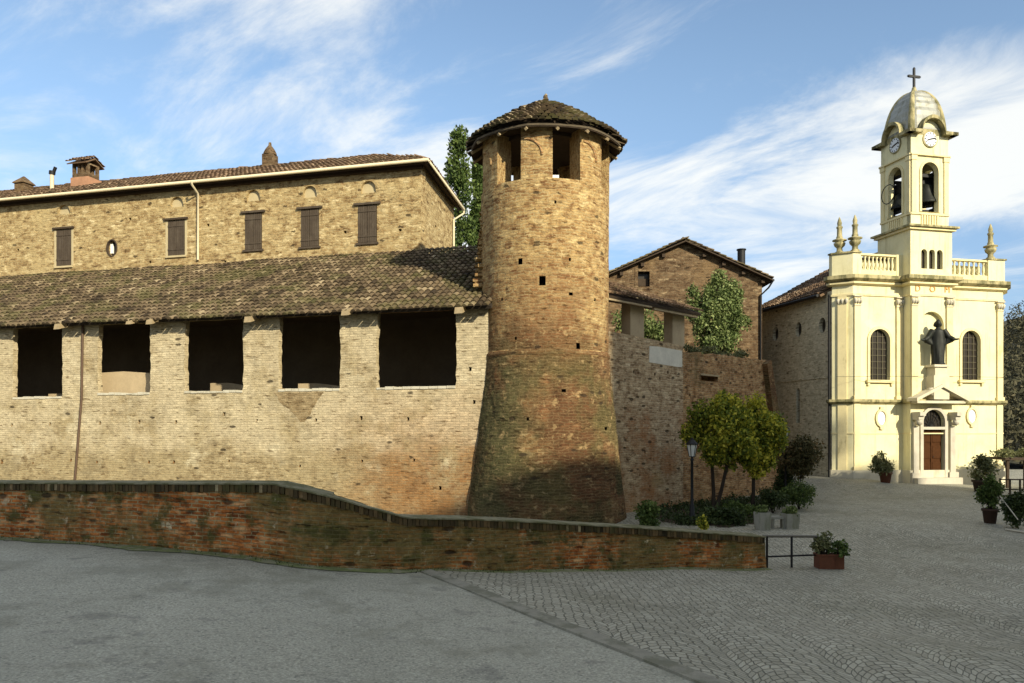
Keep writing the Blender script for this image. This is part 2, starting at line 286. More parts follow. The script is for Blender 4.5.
def cobble_mat():
    m, t = newmat('cobbles')
    ob = t.node('ShaderNodeTexCoord').outputs['Object']
    s3 = t.node('ShaderNodeSeparateXYZ', {0: ob})
    fx = t.math('SUBTRACT', t.math('FRACT', t.math('MULTIPLY', s3.outputs[0], 1 / 1.3)), 0.5)
    arc = t.math('MULTIPLY', t.math('MULTIPLY', fx, fx), 2.6)
    yy = t.math('ADD', s3.outputs[1], arc)
    wn = t.node('ShaderNodeTexNoise', {'Vector': ob, 'Scale': 5.0, 'Detail': 2})
    v = t.node('ShaderNodeCombineXYZ', {0: s3.outputs[0], 1: yy, 2: 0.0}).outputs[0]
    v = t.vmath('ADD', v, t.vmath('MULTIPLY', t.vmath('SUBTRACT', wn.outputs['Color'], (.5, .5, .5)), (0.07, 0.07, 0)))
    vE = t.node('ShaderNodeTexVoronoi', {'Vector': v, 'Scale': 7.6, 'Randomness': 0.42}, feature='DISTANCE_TO_EDGE')
    vC = t.node('ShaderNodeTexVoronoi', {'Vector': v, 'Scale': 7.6, 'Randomness': 0.42})
    cell = t.node('ShaderNodeSeparateXYZ', {0: vC.outputs['Color']}).outputs[0]
    joint = t.math('SUBTRACT', 1.0, t.step(vE.outputs['Distance'], 0.02, 0.10))
    n1 = t.noise(ob, 0.3, 5, 0.6); n2 = t.noise(ob, 40, 3, 0.6); n4 = t.noise(ob, 2.5, 4, 0.6)
    c = t.ramp(t.math('ADD', t.math('MULTIPLY', cell, 0.35), t.math('MULTIPLY', n1, 0.65)), [(0.25, (0.23, 0.217, 0.162)), (0.5, (0.32, 0.302, 0.232)), (0.8, (0.42, 0.40, 0.315))])
    c = t.mix(t.math('MULTIPLY', joint, t.math('ADD', t.math('MULTIPLY', n4, 1.3), 0.12), clamp=True), c, (0.055, 0.055, 0.035))
    c = t.mix(1.0, c, t.ramp(n2, [(0.2, 0.75), (0.8, 1.25)]), 'MULTIPLY')
    c = t.mix(t.math('MULTIPLY', t.step(t.noise(ob, 0.22, 5, 0.6), 0.5, 0.68), 0.3), c, (0.10, 0.10, 0.05))
    h = t.math('SUBTRACT', t.math('MULTIPLY', n2, 0.3), joint)
    principled(t, c, 0.7, h, 0.8, 0.02, spec=0.35)
    return m
M['asphalt'] = asphalt_mat(); M['cobbles'] = cobble_mat()
M['earth'] = plain('earth', (0.06, 0.055, 0.03), 1.0, 0.35, 0.6)

# ------------------------------------------------------------------ mesh helpers
class MB:
    """collects shapes and links them as one mesh object; M maps local to world"""
    def __init__(s, mat=None):
        s.v = []; s.f = []; s.uv = []; s.t = []; s.M = mat or Matrix(); s.smooth = []
    def add(s, verts, faces, tint=0.5, uv=None, smooth=False):
        b = len(s.v)
        vs = [Vector(p) for p in verts]
        s.v += [s.M @ p for p in vs]
        for k, f in enumerate(faces):
            s.f.append([b + i for i in f])
            s.t.append(tint[k] if hasattr(tint, '__len__') else tint)
            s.smooth.append(smooth)
            if uv is not None: s.uv.append([uv[i] for i in f]); continue
            a, c = vs[f[1]] - vs[f[0]], vs[f[-1]] - vs[f[0]]
            n = a.cross(c)
            ax, ay, az = abs(n.x), abs(n.y), abs(n.z)
            if az >= ax and az >= ay: s.uv.append([(vs[i].x, vs[i].y) for i in f])
            elif ax > ay: s.uv.append([(vs[i].y + .13, vs[i].z) for i in f])
            else: s.uv.append([(vs[i].x, vs[i].z) for i in f])
    def box(s, x0, x1, y0, y1, z0, z1, tint=0.5):
        vs = [(x0, y0, z0), (x1, y0, z0), (x1, y1, z0), (x0, y1, z0), (x0, y0, z1), (x1, y0, z1), (x1, y1, z1), (x0, y1, z1)]
        s.add(vs, [(0, 3, 2, 1), (4, 5, 6, 7), (0, 1, 5, 4), (1, 2, 6, 5), (2, 3, 7, 6), (3, 0, 4, 7)], tint)
    def plate(s, outline, holes, y0, y1, tint=0.5):
        """an outline (x, z) with holes, extruded from y0 (front) to y1 (back)"""
        loops = [outline] + list(holes)
        tri = tessellate_polygon([[Vector((p[0], p[1], 0)) for p in l] for l in loops])
        flat = [p for l in loops for p in l]; n = len(flat)
        vs = [(p[0], y0, p[1]) for p in flat] + [(p[0], y1, p[1]) for p in flat]
        fs = []
        for a, b, c in tri:
            p, q, r = flat[a], flat[b], flat[c]
            if (q[0] - p[0]) * (r[1] - p[1]) - (q[1] - p[1]) * (r[0] - p[0]) < 0: a, c = c, a
            fs += [(a, b, c), (a + n, c + n, b + n)]
        o = 0
        for k, l in enumerate(loops):
            m = len(l)
            area = sum(l[i][0] * l[(i + 1) % m][1] - l[(i + 1) % m][0] * l[i][1] for i in range(m))
            for i in range(m):
                a, b = o + i, o + (i + 1) % m
                q = (a, a + n, b + n, b)
                if (area < 0) != (k > 0): q = q[::-1]
                fs.append(q)
            o += m
        s.add(vs, fs, tint)
    def tube(s, pts, rad, n=8, tint=0.5, cap=True, smooth=True):
        pts = [Vector(p) for p in pts]
        if not hasattr(rad, '__len__'): rad = [rad] * len(pts)
        vs = []; ref = None
        for i, p in enumerate(pts):
            d = (pts[min(i + 1, len(pts) - 1)] - pts[max(i - 1, 0)]).normalized()
            if ref is None: ref = Vector((1, 0, 0)) if abs(d.x) < 0.8 else Vector((0, 1, 0))
            a = d.cross(ref).normalized(); b = d.cross(a); ref = -b if False else ref
            for k in range(n):
                t = 2 * math.pi * k / n
                vs.append(p + (a * math.cos(t) + b * math.sin(t)) * rad[i])
        fs = []
        for i in range(len(pts) - 1):
            for k in range(n):
                k2 = (k + 1) % n
                fs.append((i * n + k, (i + 1) * n + k, (i + 1) * n + k2, i * n + k2))
        s.add(vs, fs, tint, smooth=smooth)
        if cap:
            s.add(vs[:n], [tuple(range(n))], tint); s.add(vs[-n:], [tuple(range(n - 1, -1, -1))], tint)
    def lathe(s, prof, n=24, c=(0, 0, 0), tint=0.5, a0=0.0, smooth=True, sq=None):
        vs = []
        for r, z in prof:
            for k in range(n):
                t = a0 + 2 * math.pi * k / n
                vs.append((c[0] + r * math.cos(t), c[1] + r * math.sin(t), c[2] + z))
        fs = []
        for i in range(len(prof) - 1):
            for k in range(n):
                k2 = (k + 1) % n
                fs.append((i * n + k, i * n + k2, (i + 1) * n + k2, (i + 1) * n + k))
        s.add(vs, fs, tint, smooth=smooth)
        if prof[0][0] > 1e-4: s.add(vs[:n], [tuple(range(n - 1, -1, -1))], tint)
        if prof[-1][0] > 1e-4: s.add(vs[-n:], [tuple(range(n))], tint)
    def build(s, name, mat, parent=None, fix=True):
        off = Vector((0, 0, 0))
        if parent is not None and fix:
            q = parent
            while q is not None: off = off + q.location; q = q.parent
        me = bpy.data.meshes.new(name)
        me.from_pydata([tuple(p - off) for p in s.v], [], s.f)
        ul = me.uv_layers.new(name='UVMap')
        flat = [c for f in s.uv for p in f for c in p]
        ul.data.foreach_set('uv', flat)
        at = me.attributes.new('tint', 'FLOAT', 'FACE'); at.data.foreach_set('value', s.t)
        me.polygons.foreach_set('use_smooth', s.smooth)
        me.materials.append(M[mat] if isinstance(mat, str) else mat)
        me.update()
        o = bpy.data.objects.new(name, me); C.objects.link(o)
        if parent is not None: o.parent = parent
        return o

def tag(o, label=None, cat=None, group=None, kind=None):
    if label: o['label'] = label
    if cat: o['category'] = cat
    if group: o['group'] = group
    if kind: o['kind'] = kind
    return o
def thing(name, label, cat, loc=(0, 0, 0), group=None):
    o = bpy.data.objects.new(name, None); C.objects.link(o); o.location = loc; o.empty_display_size = 0.3
    return tag(o, label, cat, group)
def copy_tree(o, loc, label=None, rz=0.0, scale=1.0):
    def cp(x, par):
        c = x.copy(); C.objects.link(c)
        if par: c.parent = par
        for ch in [q for q in C.objects if q.parent == x]: cp(ch, c)
        return c
    c = cp(o, None); c.location = loc; c.rotation_euler = (0, 0, rz); c.scale = (scale,) * 3
    if label: c['label'] = label
    return c

def P(px, py, d): return Vector(((px - 512) / F * d, d, CH + (HY - py) / F * d))
def frame(ox, oy, dx, dy):
    """local x along the wall (to the right), local y into the wall, z up"""
    return Matrix(((dx, -dy, 0, ox), (dy, dx, 0, oy), (0, 0, 1, 0), (0, 0, 0, 1)))
def onplane(px, Mx, n=0.0):
    """local x of image column px on the wall plane at local depth n, and the distance there"""
    o = Mx @ Vector((0, n, 0)); d = Mx.col[0].xyz; r = (px - 512) / F
    t = (r * o.y - o.x) / (d.x - r * d.y)
    return t, o.y + d.y * t
def lz(px, py, Mx, n=0.0):
    t, y = onplane(px, Mx, n)
    return t, CH + (HY - py) / F * y

def arch(cx, z0, z1, wd, n=10, rise=None):
    r = wd / 2; rise = r if rise is None else rise
    pts = [(cx - r, z0), (cx + r, z0)]
    for i in range(n + 1):
        a = math.pi * i / n
        pts.append((cx + r * math.cos(a), z1 - rise + rise * math.sin(a)))
    return pts
def ellipse(cx, cz, rx, rz, n=16): return [(cx + rx * math.cos(2 * math.pi * i / n), cz + rz * math.sin(2 * math.pi * i / n)) for i in range(n)]
def rect(x0, x1, z0, z1): return [(x0, z0), (x1, z0), (x1, z1), (x0, z1)]
def inside(p, poly):
    c = False; j = len(poly) - 1
    for i in range(len(poly)):
        a, b = poly[i], poly[j]
        if (a[1] > p[1]) != (b[1] > p[1]) and p[0] < (b[0] - a[0]) * (p[1] - a[1]) / (b[1] - a[1]) + a[0]: c = not c
        j = i
    return c

def one_tile(mb, base, ud, vd, nd, r0, r1, ln, lift, tint, K=5):
    vs = []
    for (r, q, l) in ((r0, 0.0, lift), (r1, ln, 0.0)):
        for k in range(K + 1):
            a = math.pi * k / K
            vs.append(base + ud * (r * math.cos(a)) + vd * q + nd * (l + r * 0.85 * math.sin(a)))
    fs = [(k, k + K + 1, k + K + 2, k + 1)[::-1] for k in range(K)] + [tuple(range(K + 1))]
    mb.add(vs, fs, [tint] * K + [tint * 0.45])
def tiles(mb, O, ud, vd, poly, tw=0.21, tl=0.34, rng=None, jit=0.018):
    """rows of half-round clay tiles over a sloping plane; poly is the roof outline in (along, up-slope) metres"""
    rng = rng or random.Random(3)
    O, ud, vd = Vector(O), Vector(ud).normalized(), Vector(vd).normalized(); nd = ud.cross(vd)
    us = [p[0] for p in poly]; vs_ = [p[1] for p in poly]
    nu = int((max(us) - min(us)) / tw) + 1; nv = int((max(vs_) - min(vs_)) / tl) + 1
    for i in range(nu):
        u = min(us) + (i + .5) * tw; wave = rng.uniform(-1, 1) * jit
        for j in range(nv):
            v = min(vs_) + j * tl
            if not inside((u, v + tl * 0.3), poly): continue
            sag = 0.05 * mnoise.noise(Vector((u * 0.35, v * 0.5, 3.3)))
            b = O + ud * (u + wave + rng.uniform(-1, 1) * jit) + vd * (v + rng.uniform(-1, 1) * 0.03) + nd * (0.03 + sag + rng.uniform(0, 0.02))
            tn = min(1, max(0, rng.gauss(0.46, 0.2) + .25 * mnoise.noise(Vector((u * .6, v * .6, 9)))))
            one_tile(mb, b, (ud + vd * rng.uniform(-.05, .05)).normalized(), vd, nd, tw * 0.44 * rng.uniform(.9, 1.05), tw * 0.36, tl * 1.2, 0.045, tn)
def slab(mb, O, ud, vd, poly, th=0.08, drop=0.03):
    """the boarding under the tiles"""
    O, ud, vd = Vector(O), Vector(ud).normalized(), Vector(vd).normalized(); nd = ud.cross(vd); n = len(poly)
    vs = [O + ud * p[0] + vd * p[1] - nd * drop for p in poly] + [O + ud * p[0] + vd * p[1] - nd * (drop + th) for p in poly]
    fs = [tuple(range(n)), tuple(range(2 * n - 1, n - 1, -1))] + [(i, i + n, (i + 1) % n + n, (i + 1) % n) for i in range(n)]
    mb.add(vs, fs)

def leaves(mb, clumps, n, size, rng, up=0.3, aspect=0.55):
    """small leaf blades spread through ellipsoid clumps (centre, radii)"""
    wts = [c[1][0] * c[1][1] * c[1][2] for c in clumps]; tot = sum(wts)
    for (c, r), wt in zip(clumps, wts):
        base = rng.uniform(-0.16, 0.16)
        for _ in range(max(6, int(n * wt / tot))):
            d = Vector((rng.gauss(0, 1), rng.gauss(0, 1), rng.gauss(0, 1))).normalized() * (rng.random() ** 0.45)
            p = Vector(c) + Vector((d.x * r[0], d.y * r[1], d.z * r[2]))
            a = Vector((rng.gauss(0, 1), rng.gauss(0, 1), rng.gauss(0, 1) - up)).normalized()
            q = a.cross(Vector((rng.gauss(0, 1), rng.gauss(0, 1), rng.gauss(0, 1)))).normalized()
            s = size * rng.uniform(0.6, 1.35); h = s * aspect * 0.5
            mb.add([p, p + a * s * .5 + q * h, p + a * s, p + a * s * .5 - q * h], [(0, 1, 2, 3)], min(1, max(0, 0.5 + base + rng.gauss(0, 0.2))))
def clumpset(c, r, k, rng, cr=0.42):
    out = []
    for _ in range(k):
        d = Vector((rng.gauss(0, 1), rng.gauss(0, 1), rng.gauss(0, 1))).normalized() * rng.uniform(0.35, 0.8)
        s = cr * rng.uniform(0.7, 1.25)
        out.append((Vector(c) + Vector((d.x * r[0], d.y * r[1], d.z * r[2])), (r[0] * s, r[1] * s, r[2] * s)))
    return out

# ------------------------------------------------------------------ ground
CP = [(0, 537, 16), (-200, 532, 17), (130, 545, 15), (232, 551, 14.3), (332, 566, 14), (406, 574.5, 14.5), (532, 572, 16), (640, 570, 17.5), (765, 569, 19),
      (0, 683, 7.5), (512, 683, 8.2), (1024, 683, 9), (1300, 620, 14), (930, 484, 41), (832, 477.5, 41.4), (1003, 486, 42.6), (692, 520, 26), (765, 531, 24), (845, 569, 19.5),
      (549, 530, 25), (1024, 560, 20), (1024, 533, 24.5), (1100, 500, 35), (690, 508, 30.5), (785, 497, 35), (830, 505, 31), (900, 520, 26), (920, 560, 20.5), (930, 620, 13.5),
      (0, 505, 30), (300, 512, 27)]
CPW = [(P(a, b, d).x, d, P(a, b, d).z) for a, b, d in CP]
def g(x, y):
    sw = sz = 0.0
    for (cx, cy, cz) in CPW:
        w_ = 1.0 / (((x - cx) ** 2 + (y - cy) ** 2) + 4.0) ** 2
        sw += w_; sz += w_ * cz
    k = 1.0 / (60.0 ** 2 + 0) ** 2 * 6
    return sz / (sw + k)
def sheet(name, mat, xs_of, ys, off, cols):
    mb = MB(); vs = []; n = len(cols)
    for y in ys:
        x0, x1 = xs_of(y)
        for c in cols:
            x = x0 + (x1 - x0) * c
            vs.append((x, y, g(x, y) + off))
    fs = [(j * n + i, j * n + i + 1, (j + 1) * n + i + 1, (j + 1) * n + i) for j in range(len(ys) - 1) for i in range(n - 1)]
    mb.add(vs, fs, smooth=True)
    return tag(mb.build(name, mat), kind='structure')
def line_x(y): return -1.6 + (14.6 - y) * 0.59 if y < 14.6 else -1.6
far = [-900, -500, -250, -130, -80] + [x * 4 for x in range(-14, 20)] + [90, 130, 250, 500, 900]
sheet('ground', 'earth', lambda y: (-900, 900), far, -0.35, [(x + 900) / 1800 for x in far])
sheet('road', 'asphalt', lambda y: (-30, line_x(y) + .3), [-12 + i * 0.5 for i in range(60)], 0.0, [i / 56 for i in range(57)])
sheet('pavement', 'cobbles', lambda y: (line_x(y), 45), [-6 + i * 0.5 for i in range(130)], 0.014, [(i / 90) ** 1.25 for i in range(91)])
kb = MB()
prev = None
for i in range(46):
    y = 14.5 - i * 0.4; x = line_x(y)
    row = [(x - 0.12, y - .1, g(x, y) - 0.02), (x - 0.11, y - .1, g(x, y) + 0.035), (x + 0.06, y + .1, g(x, y) + 0.035), (x + 0.07, y + .1, g(x, y) - 0.02)]
    if prev:
        kb.add(prev + row, [(0, 4, 5, 1), (1, 5, 6, 2), (2, 6, 7, 3)])
    prev = row
tag(kb.build('kerb', 'kerb'), kind='structure')

# ------------------------------------------------------------------ castle gallery (long lower wall with open bays)
GM = frame(-0.9, 26.5, 0.966, -0.259)
root = thing('castle_gallery', 'long pale brick gallery wall with five dark open bays under a tiled lean-to roof', 'gallery', (-10, 29, 0))
mb = MB(GM)
bays = [(14, 62, 397.5), (99, 150, 393.5), (186, 243, 391.5), (280, 340, 389.5), (378, 456, 387.5), (-80, -28, 401)]
ZT = CH + 4.25
holes = []; sills = []
for a, b, ys in bays:
    x0, z = lz(a, ys, GM); x0 -= .05; x1, z1 = lz(b, ys - 0.5, GM)
    zs = (z + z1) / 2
    holes.append([(x0, zs), (x0 + (x1 - x0) * .3, zs + .02), (x1 - .3, zs - .02), (x1, zs + .03), (x1 + .02, zs + 1.1), (x1 - .02, ZT - 0.2), (x0 + .03, ZT - 0.2), (x0 - .02, zs + 1.2)])
    sills.append((x0, x1, zs))
pl = [(12, 425), (50, 424), (100, 423), (139, 422), (176, 422), (224, 414), (257, 420), (316, 420), (361, 418), (408, 419),
      (2, 462), (33, 463), (71, 460), (97, 462), (149, 462), (174, 462), (229, 461), (362, 461), (414, 460), (470, 369), (474, 402), (300, 466), (440, 488)]
rg = random.Random(5)
for a, b in pl:
    x, z = lz(a, b, GM); q = rg.uniform(.035, .065)
    holes.append([(x - q, z - q * 1.3), (x + q * .8, z - q), (x + q, z + q), (x - q * .7, z + q * 1.2)])
def ragged(l, amp=.028, stp=.16, rr=random.Random(3)):
    out = []
    for i in range(len(l)):
        a_, b_ = Vector(l[i]), Vector(l[(i + 1) % len(l)]); n = max(1, int((b_ - a_).length / stp))
        for k in range(n): q_ = a_.lerp(b_, k / n); out.append((q_.x + rr.uniform(-amp, amp), q_.y + rr.uniform(-amp, amp) * .5))
    return out
holes = [ragged(h_) if len(h_) == 8 else h_ for h_ in holes]
mb.plate(rect(-30, 1.0, -1.0, ZT), holes, 0.0, 0.22)
mb.build('wall', 'gallery', root)
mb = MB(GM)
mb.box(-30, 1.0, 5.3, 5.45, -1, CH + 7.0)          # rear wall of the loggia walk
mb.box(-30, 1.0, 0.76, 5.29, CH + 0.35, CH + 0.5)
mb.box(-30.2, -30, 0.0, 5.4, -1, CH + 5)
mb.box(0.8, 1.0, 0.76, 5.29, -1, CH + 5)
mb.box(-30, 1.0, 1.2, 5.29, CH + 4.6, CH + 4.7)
mb.build('inner_wall', plain('dark_plaster', (0.13, 0.10, 0.065), 0.95, 0.3, 1), root)  # one even dark tone for all the inner walls
# low tan panel added for the pale patch in the second bay, lower ones in others
x0, x1, zs = sills[1]
mb = MB(GM)
top = [(x1 + .6, zs - .6), (x1 + .6, zs + .35), (x1 - .2, zs + .62), (x1 - .75, zs + .82), (x0 + .5, zs + .9), (x0 - .8, zs + .86), (x0 - .8, zs - .6)]
mb.plate(top[::-1], [], 0.78, 1.0)
mb.build('bay_panel', 'plaster_tan', root)
for k, hh in ((2, .45), (3, .35), (0, .25)):
    a, b, z = sills[k]; mb = MB(GM)
    mb.plate([(a - .5, z - .6), (b + .5, z - .6), (b + .5, z + hh * .4), (b - .5, z + hh * .55), ((a + b) / 2, z + hh * .7), (a + .3, z + hh), (a - .5, z + hh)], [], 2.2, 2.5)
    mb.build('bay_panel', 'plaster_tan', root)
# pale mortar on the sills
for a, b, z in sills:
    mb = MB(GM); n = 9
    for i in range(n):
        xx = a + (b - a) * i / n
        mb.box(xx, xx + (b - a) / n - .015, -0.02 - rg.uniform(0, .015), 0.5, z - .05 - rg.uniform(0, .02), z + rg.uniform(.0, .04))
    mb.build('sill', 'stone_pale', root)
# weathered repair patches: the damp triangle below the fourth bay
mb = MB(GM)
a, z = lz(272, 391, GM); b, _ = lz(322, 391, GM); c_, z2 = lz(301, 422, GM)
rq = random.Random(2); L_ = [(a + (c_ - a) * i / 7 + rq.uniform(-.07, .07), z - .06 + (z2 - z + .06) * i / 7) for i in range(8)]; R_ = [(c_ + .12 + (b - c_ - .12) * (i / 7) ** .8 + rq.uniform(-.07, .07), z2 + (z - .06 - z2) * i / 7) for i in range(8)]
mb.plate(L_ + R_, [], -0.004, 0.02)
mb.build('damp_patch', brick_mat('damp_brick', [(0.0, (0.13, 0.085, 0.04)), (0.5, (0.25, 0.18, 0.095)), (1.0, (0.37, 0.285, 0.165))], (0.29, 0.225, 0.125), bw=0.30, bh=0.085, wob=0.035, pits=0.03, mort=0.018, val=0.3), root)
# roof
sl_ = 0.55
vd = (GM.to_3x3() @ Vector((0, 1, sl_))).normalized(); ud = GM.to_3x3() @ Vector((1, 0, 0))
O = GM @ Vector((0, -0.6, CH + 4.30 - 0.6 * sl_))
vt = 6.1 * math.hypot(1, sl_)
poly = [(-30, 0), (0.35, 0), (0.75, vt), (-30, vt)]
rf = MB(); tiles(rf, O, ud, vd, poly, 0.235, 0.36, random.Random(11), .012)
ro = rf.build('roof', 'roof_grey', root)
sb = MB(); slab(sb, O, ud, vd, [(-30, .28), (.3, .28), (.7, vt), (-30, vt)], 0.10)
sb.build('boarding', 'under', ro)
mb = MB(GM)      # ridge behind and the wall that closes the lean-to beyond the palace corner
mb.box(-4.4, 0.9, 5.5, 5.9, -1, CH + 7.25)
mb.build('end_wall', 'gallery', root)
for px, py in ((60, 327), (132, 322), (152, 322), (250, 320), (347, 313), (460, 311)):
    x, z = lz(px, py, GM, -0.5)
    mb = MB(GM); q = 0.105
    mb.add([(x - q * 1.4, -.66, z - q), (x + q * 1.4, -.70, z - q), (x + q * 1.4, -.66, z + q), (x - q * 1.3, -.62, z + q), (x - q, .3, z - q + .3), (x + q, .3, z - q + .3), (x + q, .3, z + q + .3), (x - q, .3, z + q + .3)],
           [(0, 1, 2, 3), (4, 7, 6, 5), (0, 4, 5, 1), (1, 5, 6, 2), (2, 6, 7, 3), (3, 7, 4, 0)])
    mb.build('rafter_end', 'wood_pale', root)
mb = MB(GM)
x, z = lz(84, 333, GM); x2, z2 = lz(83, 398, GM); x3, z3 = lz(76, 484, GM)
mb.tube([(x, -.07, z + .3), (x, -.07, z), (x2, -.07, z2), (x3, -.07, z3), (x3 - .1, -.07, z3 - 1.2)], 0.045, 8)
mb.build('drainpipe', plain('rusty_pipe', (0.09, 0.055, 0.035), 0.7), root)

# ------------------------------------------------------------------ palace above the gallery
o = GM @ Vector((0, 5.5, 0))
PM = frame(o.x, o.y, 0.966, -0.259)
XC, yc = onplane(421, PM)
root = thing('palace', 'large tan stone palace wing with closed brown shutters and hipped tile roof above the gallery', 'palace', (-15, 37, 0))
WT = CH + 11.15
wins = [(64, 230, 265.5, 15, 1), (176.5, 221, 255, 17, 1), (253.5, 214, 249, 17, 0), (310, 210, 246, 18, 0), (367.5, 206, 242, 19, 0)]
nich = [(64, 205, 214, 15), (177, 197, 207, 15), (253.5, 190, 201, 15), (310, 186, 197.5, 15), (368.5, 181, 193, 16)]
holes = []; wl = []
for cx, yt, yb, wd, pale_surround in wins:
    x0, zt = lz(cx - wd / 2, yt, PM); x1, zb = lz(cx + wd / 2, yb, PM)
    holes.append(rect(x0, x1, zb, zt)); wl.append((x0, x1, zb, zt, pale_surround))
nl = []
for cx, yt, yb, wd in nich:
    x, zt = lz(cx, yt, PM); _, zb = lz(cx, yb, PM); wm = wd / F * onplane(cx, PM)[1]
    holes.append(arch(x, zb, zt, wm, 10)); nl.append((x, zb, zt, wm))
ox, oz = lz(112, 248, PM); holes.append(ellipse(ox, oz, .27, .37))
for a, b in ((130, 219), (18, 250), (225, 262), (345, 232), (400, 230), (290, 262), (150, 262), (208, 225)):
    x, z = lz(a, b, PM); holes.append(rect(x - .07, x + .07, z - .06, z + .06))
mb = MB(PM); mb.plate(rect(-40, XC, 0.0, WT), holes, 0, 0.5); mb.box(-40, XC - .6, .55, .62, 0, WT - .1)
mb.build('wall', 'palazzo', root)
mb = MB(PM); mb.box(-40, XC + .1, -.16, -.003, WT - .34, WT - .06); mb.build('eave_shade_band', 'wood', root)  # dark band added to stand in for rafters and shade under the eave
for x, zb, zt, wm in nl:
    mb = MB(PM); mb.plate(arch(x, zb - .02, zt + .02, wm + .04, 10), [], 0.10, 0.14); n_ = mb.build('niche', 'niche', root)
    mb = MB(PM)
    oa = arch(x, zb, zt + .12, wm + .26, 12)[2:]; ia = arch(x, zb, zt, wm, 12)[2:]
    mb.plate(oa + ia[::-1], [], -0.025, 0.05); mb.build('brick_arch', 'palazzo', n_)
for k, (x0, x1, zb, zt, pale_surround) in enumerate(wl):
    mb = MB(PM); xm = (x0 + x1) / 2
    wn_ = None
    for a, b in ((x0 + .015, xm - .008), (xm + .008, x1 - .015)):
        n = 4
        for i in range(n):
            mb.box(a + (b - a) * i / n, a + (b - a) * (i + 1) / n - .012, -0.02, 0.03, zb + .02, zt - .02)
        mb.box(a, b, 0.03, 0.05, zb + .02, zt - .02)
        for q in (.15, .82): mb.box(a, b, -0.04, -0.02, zb + (zt - zb) * q, zb + (zt - zb) * q + .07)
    wn_ = mb.build('shutters', 'shutter', root)
    mb = MB(PM); mb.box(x0 - .17, x1 + .17, -0.10, .2, zt + .01, zt + .10); mb.build('lintel', 'shutter' if not pale_surround else 'wood', wn_)
    mb = MB(PM); mb.box(x0 - .08, x1 + .08, -0.08, .2, zb - .09, zb - .005); mb.build('sill', 'shutter' if not pale_surround else 'niche', wn_)
    if pale_surround:  # windows with a pale plaster surround
        mb = MB(PM); mb.plate(rect(x0 - .12, x1 + .12, zb + .0, zt + .14), [rect(x0, x1, zb + .0001, zt)], -0.012, 0.05); mb.build('surround', 'niche', wn_)
mb = MB(PM); mb.plate(ellipse(ox, oz, .31, .41), [ellipse(ox, oz, .26, .36)], -.03, .1); ov = mb.build('oval_window', 'wood', root)
mb = MB(PM); mb.plate(ellipse(ox, oz, .28, .38), [], .2, .24); mb.build('pane', 'glass', ov)
mb = MB(PM); mb.box(ox - .20, ox - .06, .12, .19, oz - .22, oz + .22); mb.build('shutter', 'white', ov)
# side wall
cpt = PM @ Vector((XC, 0, 0))
SM = frame(cpt.x, cpt.y, 0.144, 0.9896)
mb = MB(SM); h1 = lz(436, 227, SM)
mb.plate([(0.16, 0), (6.3, 0), (6.3, WT), (0.16, WT)], [rect(h1[0] - .15, h1[0] + .15, h1[1] - .07, h1[1] + .07)], 0.003, 0.5)
mb.build('side_wall', 'palazzo', root)
# roof: front slope, hipped end
pit = 0.45; OV = 0.45
EZ = CH + 11.0
ud = PM.to_3x3() @ Vector((1, 0, 0)); vd = (PM.to_3x3() @ Vector((0, 1, pit))).normalized()
O = PM @ Vector((0, -OV, EZ)); hl = math.hypot(1, pit); RD = 4.2
poly = [(-40, 0), (XC + OV, 0), (XC + OV - 4.3, RD * hl), (-40, RD * hl)]
rf = MB(); tiles(rf, O, ud, vd, poly, 0.22, 0.36, random.Random(21))
vh = PM.to_3x3() @ Vector((-1, 0.2, 0)); 
e0 = PM @ Vector((XC + OV, -OV, EZ)); e1 = SM @ Vector((6.7, -OV * .8, EZ)); ri = PM @ Vector((XC + OV - 4.3, RD - OV, EZ + RD * pit))
du = (e1 - e0).normalized(); rr = ri - e0; pu = rr.dot(du); pvv = (rr - du * pu); pl_ = pvv.length
poly2 = [(0, 0), ((e1 - e0).length, 0), (pu, pl_)]
tiles(rf, e0, du, pvv.normalized(), poly2, 0.22, 0.36, random.Random(22))
ro = rf.build('roof', 'roof_red', root)
mb = MB(); slab(mb, O, ud, vd, poly, 0.12); slab(mb, e0, du, pvv.normalized(), poly2, 0.12)
bo = mb.build('boarding', 'wood', ro)
mb = MB(PM)      # rear slope
mb.add([(-40, RD - OV, EZ + RD * pit - .05), (XC + OV - 4.3, RD - OV, EZ + RD * pit - .05), (XC - .9, 6.6, EZ + .5), (-40, 6.6, EZ + .5)], [(0, 1, 2, 3)])
mb.build('rear_slope', 'under', ro)
mb = MB()        # ridge tiles
p0 = PM @ Vector((-40, RD - OV, EZ + RD * pit + .03)); p1 = ri
q = rg = random.Random(9)
nt = int((p1 - p0).length / .4)
for i in range(nt):
    b = p0.lerp(p1, i / nt); one_tile(mb, b + Vector((0, 0, rg.uniform(-.02, .04))), (PM.to_3x3() @ Vector((0, 1, 0))), ud, Vector((0, 0, 1)), .13, .11, .46, .02, rg.uniform(.2, .9))
for i in range(int((p1 - e0).length / .4)):
    b = e0.lerp(p1, i / ((p1 - e0).length / .4)); d = (p1 - e0).normalized(); sx_ = d.cross(Vector((0, 0, 1))).normalized()
    one_tile(mb, b, -sx_, d, (-sx_).cross(d), .13, .11, .46, .03, rg.uniform(.2, .9))
mb.build('ridge', 'roof_red', ro)
mb = MB()
ga = PM @ Vector((-40, -OV - .07, EZ - .02)); gb = PM @ Vector((XC + OV + .06, -OV - .07, EZ - .02)); gc = SM @ Vector((6.65, -OV * .8 - .06, EZ - .06))
mb.tube([ga, gb, gc], 0.075, 8); gu = mb.build('gutter', 'gutter', root)
mb = MB()
x, z = lz(193, 183, PM, -.6); x2, z2 = lz(199, 194, PM); x3, z3 = lz(199.5, 258, PM)
